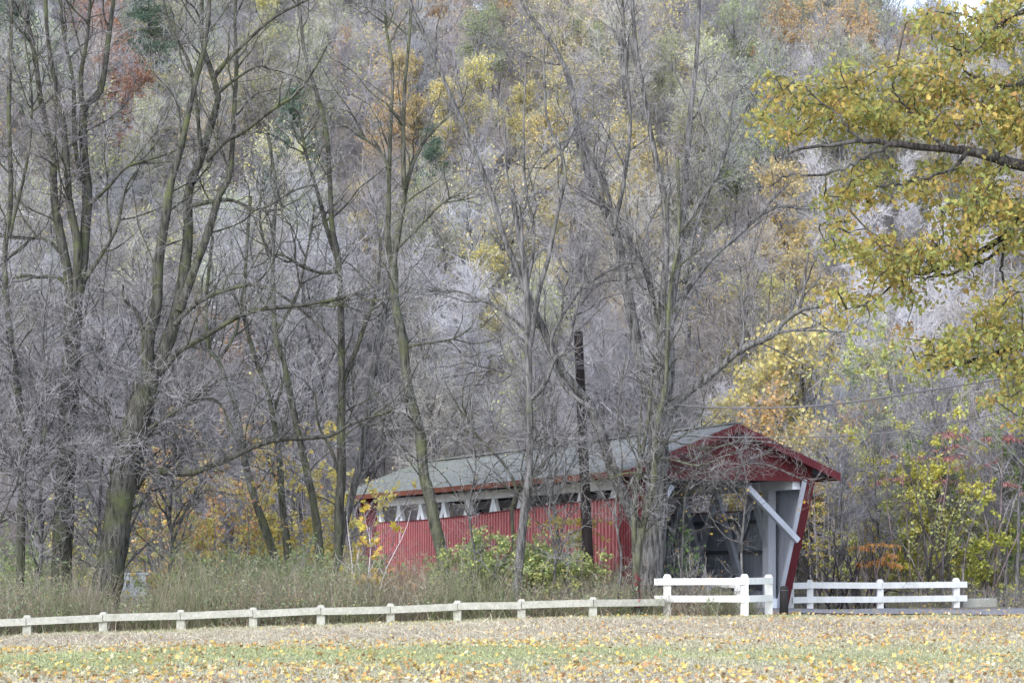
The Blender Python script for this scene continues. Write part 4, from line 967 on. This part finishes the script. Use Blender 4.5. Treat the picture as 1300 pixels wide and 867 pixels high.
    for c in cs:
        i = np.argmin(((sk-c)**2).sum(1)); s = sk[i]; L = np.linalg.norm(c-s)
        m = (s+c)/2 + rng.normal(0, .10*L+.01, 3) + np.array([0,0,.10*L]); Q = catmull(np.array([s, m, c]), 7)
        tw.append(Q); r0 = .010+.016*min(L,1.5); rr.append(np.linspace(r0, .004, 7)); sk = np.vstack([sk, Q[3:]])
    mb = MB(); mb.tubes(np.array(tw)-org, np.array(rr), 5); mb.build('twigs', M['bark_dark'], o, True)
    lb = MB(); n = 34; N = len(cs)*n
    p = np.repeat(cs, n, 0) + rng.normal(0, 1, (N,3))*np.array([.21,.21,.10]); 
    tone = np.repeat(rng.uniform(.75,1.15,(len(cs),1)), n, 0)
    base_c = np.array([(.46,.40,.13),(.38,.39,.13),(.29,.335,.125),(.52,.385,.13),(.45,.28,.13)])
    warm = np.repeat(rng.uniform(0,1,len(cs)), n); idx = np.where(warm < .35, rng.choice([1,2,2,0],N), np.where(warm < .85, rng.choice([0,0,1,3],N), rng.choice([3,0,4],N)))
    c = base_c[idx]*tone*(1+rng.normal(0,.14,(N,1)))
    leaves(lb, p-org, (.05+.13*rng.uniform(0,1,N)**1.4), np.clip(c,.01,.9), OAK, .9); lb.build('leaves', M['leaf'], o)
oak()

# ------------------------------------------------------------------ undergrowth, grass, litter (uncountable)
def ribbons(mb, base, d, L, w, K, wander, droop, cols):
    P = grow(base, d, L, K, wander, droop); N = len(base)
    s_ = unit(np.cross(unit(P[:, -1]-P[:, 0]), rng.normal(0,1,(N,3))+np.array([0,1.5,0])))
    ww = np.asarray(w)[:, None]*(1-np.linspace(0,.85,K))[None]; A = P - s_[:, None]*ww[..., None]; B = P + s_[:, None]*ww[..., None]
    V = np.stack([A, B], 2); i = (np.arange(N)[:, None]*K + np.arange(K-1)[None])*2; i = i.ravel()
    mb.add(V, np.stack([i, i+1, i+3, i+2], 1), np.repeat(cols, K*2, 0)); return P
def field():
    global rng
    rng = np.random.default_rng(501); mb = MB()
    n = 300000; Y = 24 + 38*rng.uniform(0,1,n)**.9; X = rng.uniform(-1,1,n)*(.30*Y+3.5)
    ok = Y < fenceY(X)+1.2; ok &= ~((X > 8.5) & (Y > 61.3)); X = X[ok]; Y = Y[ok]; n = len(X)
    g, nn = band_colour(X, Y); c = gcol(X, Y)
    pick = rng.uniform(0,1,n); base = c*(1+rng.normal(0,.22,(n,1)))
    pale = np.array([.56,.53,.45]); base = np.where((pick < .30*(1-g))[:, None], pale*(1+rng.normal(0,.15,(n,1))), base)
    tall = np.exp(-((Y-52)/7.5)**2)
    L = rng.uniform(.03,.07,n) + tall*rng.uniform(0,.11,n)*(rng.uniform(0,1,n) < .6)
    P = np.stack([X, Y, ground(X, Y)], 1); d = np.stack([rng.normal(0,.6,n), rng.normal(0,.6,n), np.ones(n)],1)
    ribbons(mb, P, d, L, rng.uniform(.005,.011,n), 3, .25, -.2, np.clip(base,.02,.9))
    stuff_obj(mb, 'grass', M['litter'], 'short mown grass, green in bands and straw coloured elsewhere', 'grass')
    # long dry stalks lying about near the fence
    mb = MB(); n = 2600; Y = rng.uniform(44,60,n); X = rng.uniform(-1,1,n)*(.27*Y)
    P = np.stack([X, Y, ground(X,Y)+.02],1); d = np.stack([rng.normal(0,1,n), rng.normal(0,1,n), rng.uniform(.05,.6,n)],1)
    ribbons(mb, P, d, rng.uniform(.2,.6,n), rng.uniform(.004,.009,n), 5, .12, -.06, palette([(.5,.43,.34),(.32,.26,.2),(.6,.54,.44)], n))
    stuff_obj(mb, 'dry_stalks', M['litter'], 'dry straw-coloured stalks lying in the rough grass by the fence', 'dry grass')
    # fallen leaves
    mb = MB(); n = 30000; Y = 24 + 44*rng.uniform(0,1,n)**1.1; X = rng.uniform(-1,1,n)*(.30*Y+3.5)
    dn = np.clip(.25 + .9*np.exp(-((Y-29)/3.2)**2) + .8*np.exp(-((Y-41.5)/2.5)**2) + .07*X*sm((Y-40)/10)*(Y<47)+.035*X*(Y>=47) + .35*np.sin(X*1.1+Y)*np.sin(Y*.7-X*.6), .05, 1)
    ok = (rng.uniform(0,1,n) < dn) & ((Y < fenceY(X)+1) | (X > 8)); X = X[ok]; Y = Y[ok]; n = len(X)
    P = np.stack([X, Y, ground(X,Y)+rng.uniform(.03,.075,n)],1)
    c = palette([(.64,.50,.16),(.62,.43,.17),(.58,.33,.13),(.42,.25,.14),(.60,.54,.38),(.30,.19,.12)], n, .15, [.27,.24,.15,.10,.16,.08])
    leaves(mb, P, rng.uniform(.045,.105,n), c, MAPLE, 0, 1.6)
    stuff_obj(mb, 'fallen_leaves', M['litter'], 'yellow and orange maple leaves scattered over the mown field', 'leaves')
field()
def weeds():
    global rng
    rng = np.random.default_rng(502); mb = MB()
    # thicket behind the low fence
    n = 27000; X = rng.uniform(-20, 8.0, n); Y = fenceY(X) + .5 + 11*rng.uniform(0,1,n)**1.6
    sx, sy = X-BX, Y-BY; u = sx*pd[0]+sy*pd[1]; s = sx*ad_[0]+sy*ad_[1]
    ok = ~((np.abs(u) < 3.6) & (s > 0)) & ~((X > 4.6) & (s > -1.0) ) & ~((X > 6.5) & (Y < 61.6)); X=X[ok]; Y=Y[ok]; n = len(X)
    clump = .5+.5*np.sin(X*1.1+.6*np.sin(Y*1.3))*np.sin(Y*.8+X*.3)
    hmax = np.interp(X, [-20,-12,-4,0,3,6.5,8], [2.6,2.6,2.3,1.7,1.5,1.1,.5])
    L = hmax*rng.uniform(.3,1.12,n)*(.65+.45*clump)*np.clip(.5+(Y-fenceY(X))*.5,.4,1)*np.where(rng.uniform(0,1,n) < .1, 1.35, 1)
    L = L*np.where((np.abs(X/Y+.1975) < .0115) & (Y < 70), .5, 1)
    P = np.stack([X, Y, ground(X,Y)-.02],1); d = np.stack([rng.normal(0,.28,n), rng.normal(0,.28,n), np.ones(n)],1)
    c = palette([(.30,.29,.21),(.36,.32,.26),(.42,.36,.29),(.20,.21,.13),(.33,.26,.21),(.54,.49,.42)], n, .2)
    gsel = (clump > .55) & (rng.uniform(0,1,n) < .45); c[gsel] = palette([(.22,.27,.13),(.27,.30,.17),(.31,.34,.20)], int(gsel.sum()), .2)
    Q = ribbons(mb, P, d, L, rng.uniform(.005,.010,n), 6, .12, -.02, c)
    # side shoots
    m = 70000; i = rng.integers(0,n,m); k = rng.integers(2,6,m); dd = rng.normal(0,1,(m,3)); dd[:,2] = np.abs(dd[:,2])+.2
    ribbons(mb, Q[i,k], dd, rng.uniform(.08,.35,m), rng.uniform(.004,.008,m), 3, .2, 0, np.clip(c[i]*1.12,0,.9))
    m = 60000; i = rng.integers(0,n,m); k = rng.integers(1,6,m); p = Q[i,k]+rng.normal(0,.05,(m,3)); p = p[(np.sin(p[:,0]*2.1+1)+np.sin(p[:,0]*.7)+np.sin(p[:,1]*1.6)+.6*np.sin(p[:,2]*4)) > .35]; m = len(p)
    leaves(mb, p, rng.uniform(.04,.10,m), palette([(.28,.38,.20),(.34,.42,.26),(.25,.32,.19),(.5,.5,.26),(.55,.38,.22)], m, .2, [.3,.28,.22,.12,.08]), QUAD, .2)
    stuff_obj(mb, 'undergrowth', M['leaf'], 'tangle of grey-green weeds and dry stems behind the low fence', 'weeds')
    # brush behind the right fence and the valley floor
    mb = MB(); n = 22000; X = rng.uniform(-28, 30, n); Y = 72 + 32*rng.uniform(0,1,n); sx, sy = X-BX, Y-BY; u = sx*pd[0]+sy*pd[1]; s = sx*ad_[0]+sy*ad_[1]
    ok = ~((np.abs(u) < 4.3) & (s > -2) & (s < 32)) & ~((X > 9) & (Y < 75.4)) & (np.abs(s-16) > 2.6); X=X[ok]; Y=Y[ok]; n=len(X)
    L = rng.uniform(.5,2.6,n)*np.where((X > 9) & (Y < 79), .5, 1); P = np.stack([X,Y,ground(X,Y)-.02],1); d = np.stack([rng.normal(0,.3,n), rng.normal(0,.3,n), np.ones(n)],1)
    c = palette([(.30,.27,.27),(.38,.35,.36),(.26,.26,.2),(.42,.38,.33)], n, .2)
    Q = ribbons(mb, P, d, L, rng.uniform(.006,.012,n), 6, .13, 0, c)
    m = 90000; i = rng.integers(0,n,m); k = rng.integers(1,6,m); dd = rng.normal(0,1,(m,3)); dd[:,2] = np.abs(dd[:,2])
    ribbons(mb, Q[i,k], dd, rng.uniform(.2,.8,m), rng.uniform(.004,.008,m), 4, .2, 0, np.clip(c[i]*1.1,0,.9))
    m = 30000; i = rng.integers(0,n,m); k = rng.integers(1,6,m); p = Q[i,k]+rng.normal(0,.15,(m,3)); gate = (np.sin(p[:,0]*.8)+np.sin(p[:,1]*.7+2) > .1) | (p[:,0] > 12); p = p[gate]
    leaves(mb, p, rng.uniform(.07,.16,len(p)), palette([(.45,.42,.14),(.3,.36,.14),(.5,.36,.12),(.25,.3,.13)], len(p), .2), QUAD, .2)
    stuff_obj(mb, 'brush', M['leaf'], 'bare brush and small leafy shoots filling the ground behind the bridge', 'brush')
    # brush over the hillside
    mb = MB(); n = 42000; Y = 100 + 190*rng.uniform(0,1,n)**1.3; X = rng.uniform(-1,1,n)*(.28*Y+4); P = np.stack([X,Y,ground(X,Y)-.05],1)
    d = np.stack([rng.normal(0,.3,n), rng.normal(0,.3,n), np.ones(n)],1); L = rng.uniform(1.0,4.5,n)
    c = palette([(.22,.215,.24),(.32,.31,.35),(.25,.24,.25),(.44,.43,.47)], n, .25); q_ = rng.uniform(0,1,n); c[q_ < .06] = (.5,.45,.25); c[(q_ > .06) & (q_ < .22)] = (.25,.24,.16)
    Q = ribbons(mb, P, d, L, rng.uniform(.010,.02,n), 5, .12, .02, c)
    m = 190000; i = rng.integers(0,n,m); k = rng.integers(1,5,m); dd = rng.normal(0,1,(m,3)); dd[:,2] = np.abs(dd[:,2])+.3
    ribbons(mb, Q[i,k], dd, rng.uniform(.4,1.5,m), rng.uniform(.007,.013,m), 3, .2, .05, np.clip(c[i]*1.05,0,.9))
    m = 60000; i = rng.integers(0,n,m); k = rng.integers(1,5,m); p = Q[i,k]+rng.normal(0,.4,(m,3)); p = p[(np.sin(p[:,0]*.16+2)+np.sin(p[:,1]*.11+p[:,0]*.05)) > .1]
    leaves(mb, p, rng.uniform(.10,.22,len(p)), palette([(.5,.48,.24),(.40,.43,.25),(.52,.42,.24),(.36,.36,.22)], len(p), .2), QUAD, .2)
    stuff_obj(mb, 'hillside_brush', M['leaf'], 'leafless lilac-grey brush under the hillside trees', 'brush')
weeds()

# ------------------------------------------------------------------ sky, sun, camera
w = bpy.data.worlds.new('World'); S.world = w; w.use_nodes = True; nt = w.node_tree
sky = nt.nodes.new('ShaderNodeTexSky'); sky.sky_type = 'NISHITA'; sky.sun_disc = False
EL, AZ = math.radians(36), math.radians(214)      # sun high behind the camera, to the left
sky.sun_elevation = EL; sky.sun_rotation = AZ; sky.dust_density = 1.2; sky.air_density = 1.0; sky.ozone_density = 1.0
bg = nt.nodes['Background']; bg.inputs[1].default_value = .15; hs = nt.nodes.new('ShaderNodeHueSaturation'); hs.inputs['Saturation'].default_value = .62; hs.inputs['Value'].default_value = 2.75; nt.links.new(sky.outputs[0], hs.inputs['Color']); nt.links.new(hs.outputs[0], bg.inputs[0])
sun = bpy.data.lights.new('sun', 'SUN'); sun.energy = 2.1; sun.angle = math.radians(20); sun.color = (1,.985,.965)
so = bpy.data.objects.new('sun', sun); COL.objects.link(so)
from mathutils import Vector
dirv = Vector((math.sin(AZ)*math.cos(EL), math.cos(AZ)*math.cos(EL), math.sin(EL)))
so.rotation_euler = dirv.to_track_quat('Z', 'Y').to_euler(); so.location = (0,0,60)
cam = bpy.data.cameras.new('camera'); co = bpy.data.objects.new('camera', cam); COL.objects.link(co); S.camera = co
co.location = (0,0,EYE); co.rotation_euler = (math.pi/2,0,0); cam.sensor_width = 36; cam.lens = F/1300*36; cam.shift_y = (HZ-433.5)/1300
cam.clip_end = 3000
S.view_settings.view_transform = 'Standard'; S.view_settings.look = 'None'; S.view_settings.exposure = 0
S.cycles.max_bounces = 5; S.cycles.diffuse_bounces = 3; S.cycles.transmission_bounces = 3
S.cycles.use_denoising = True
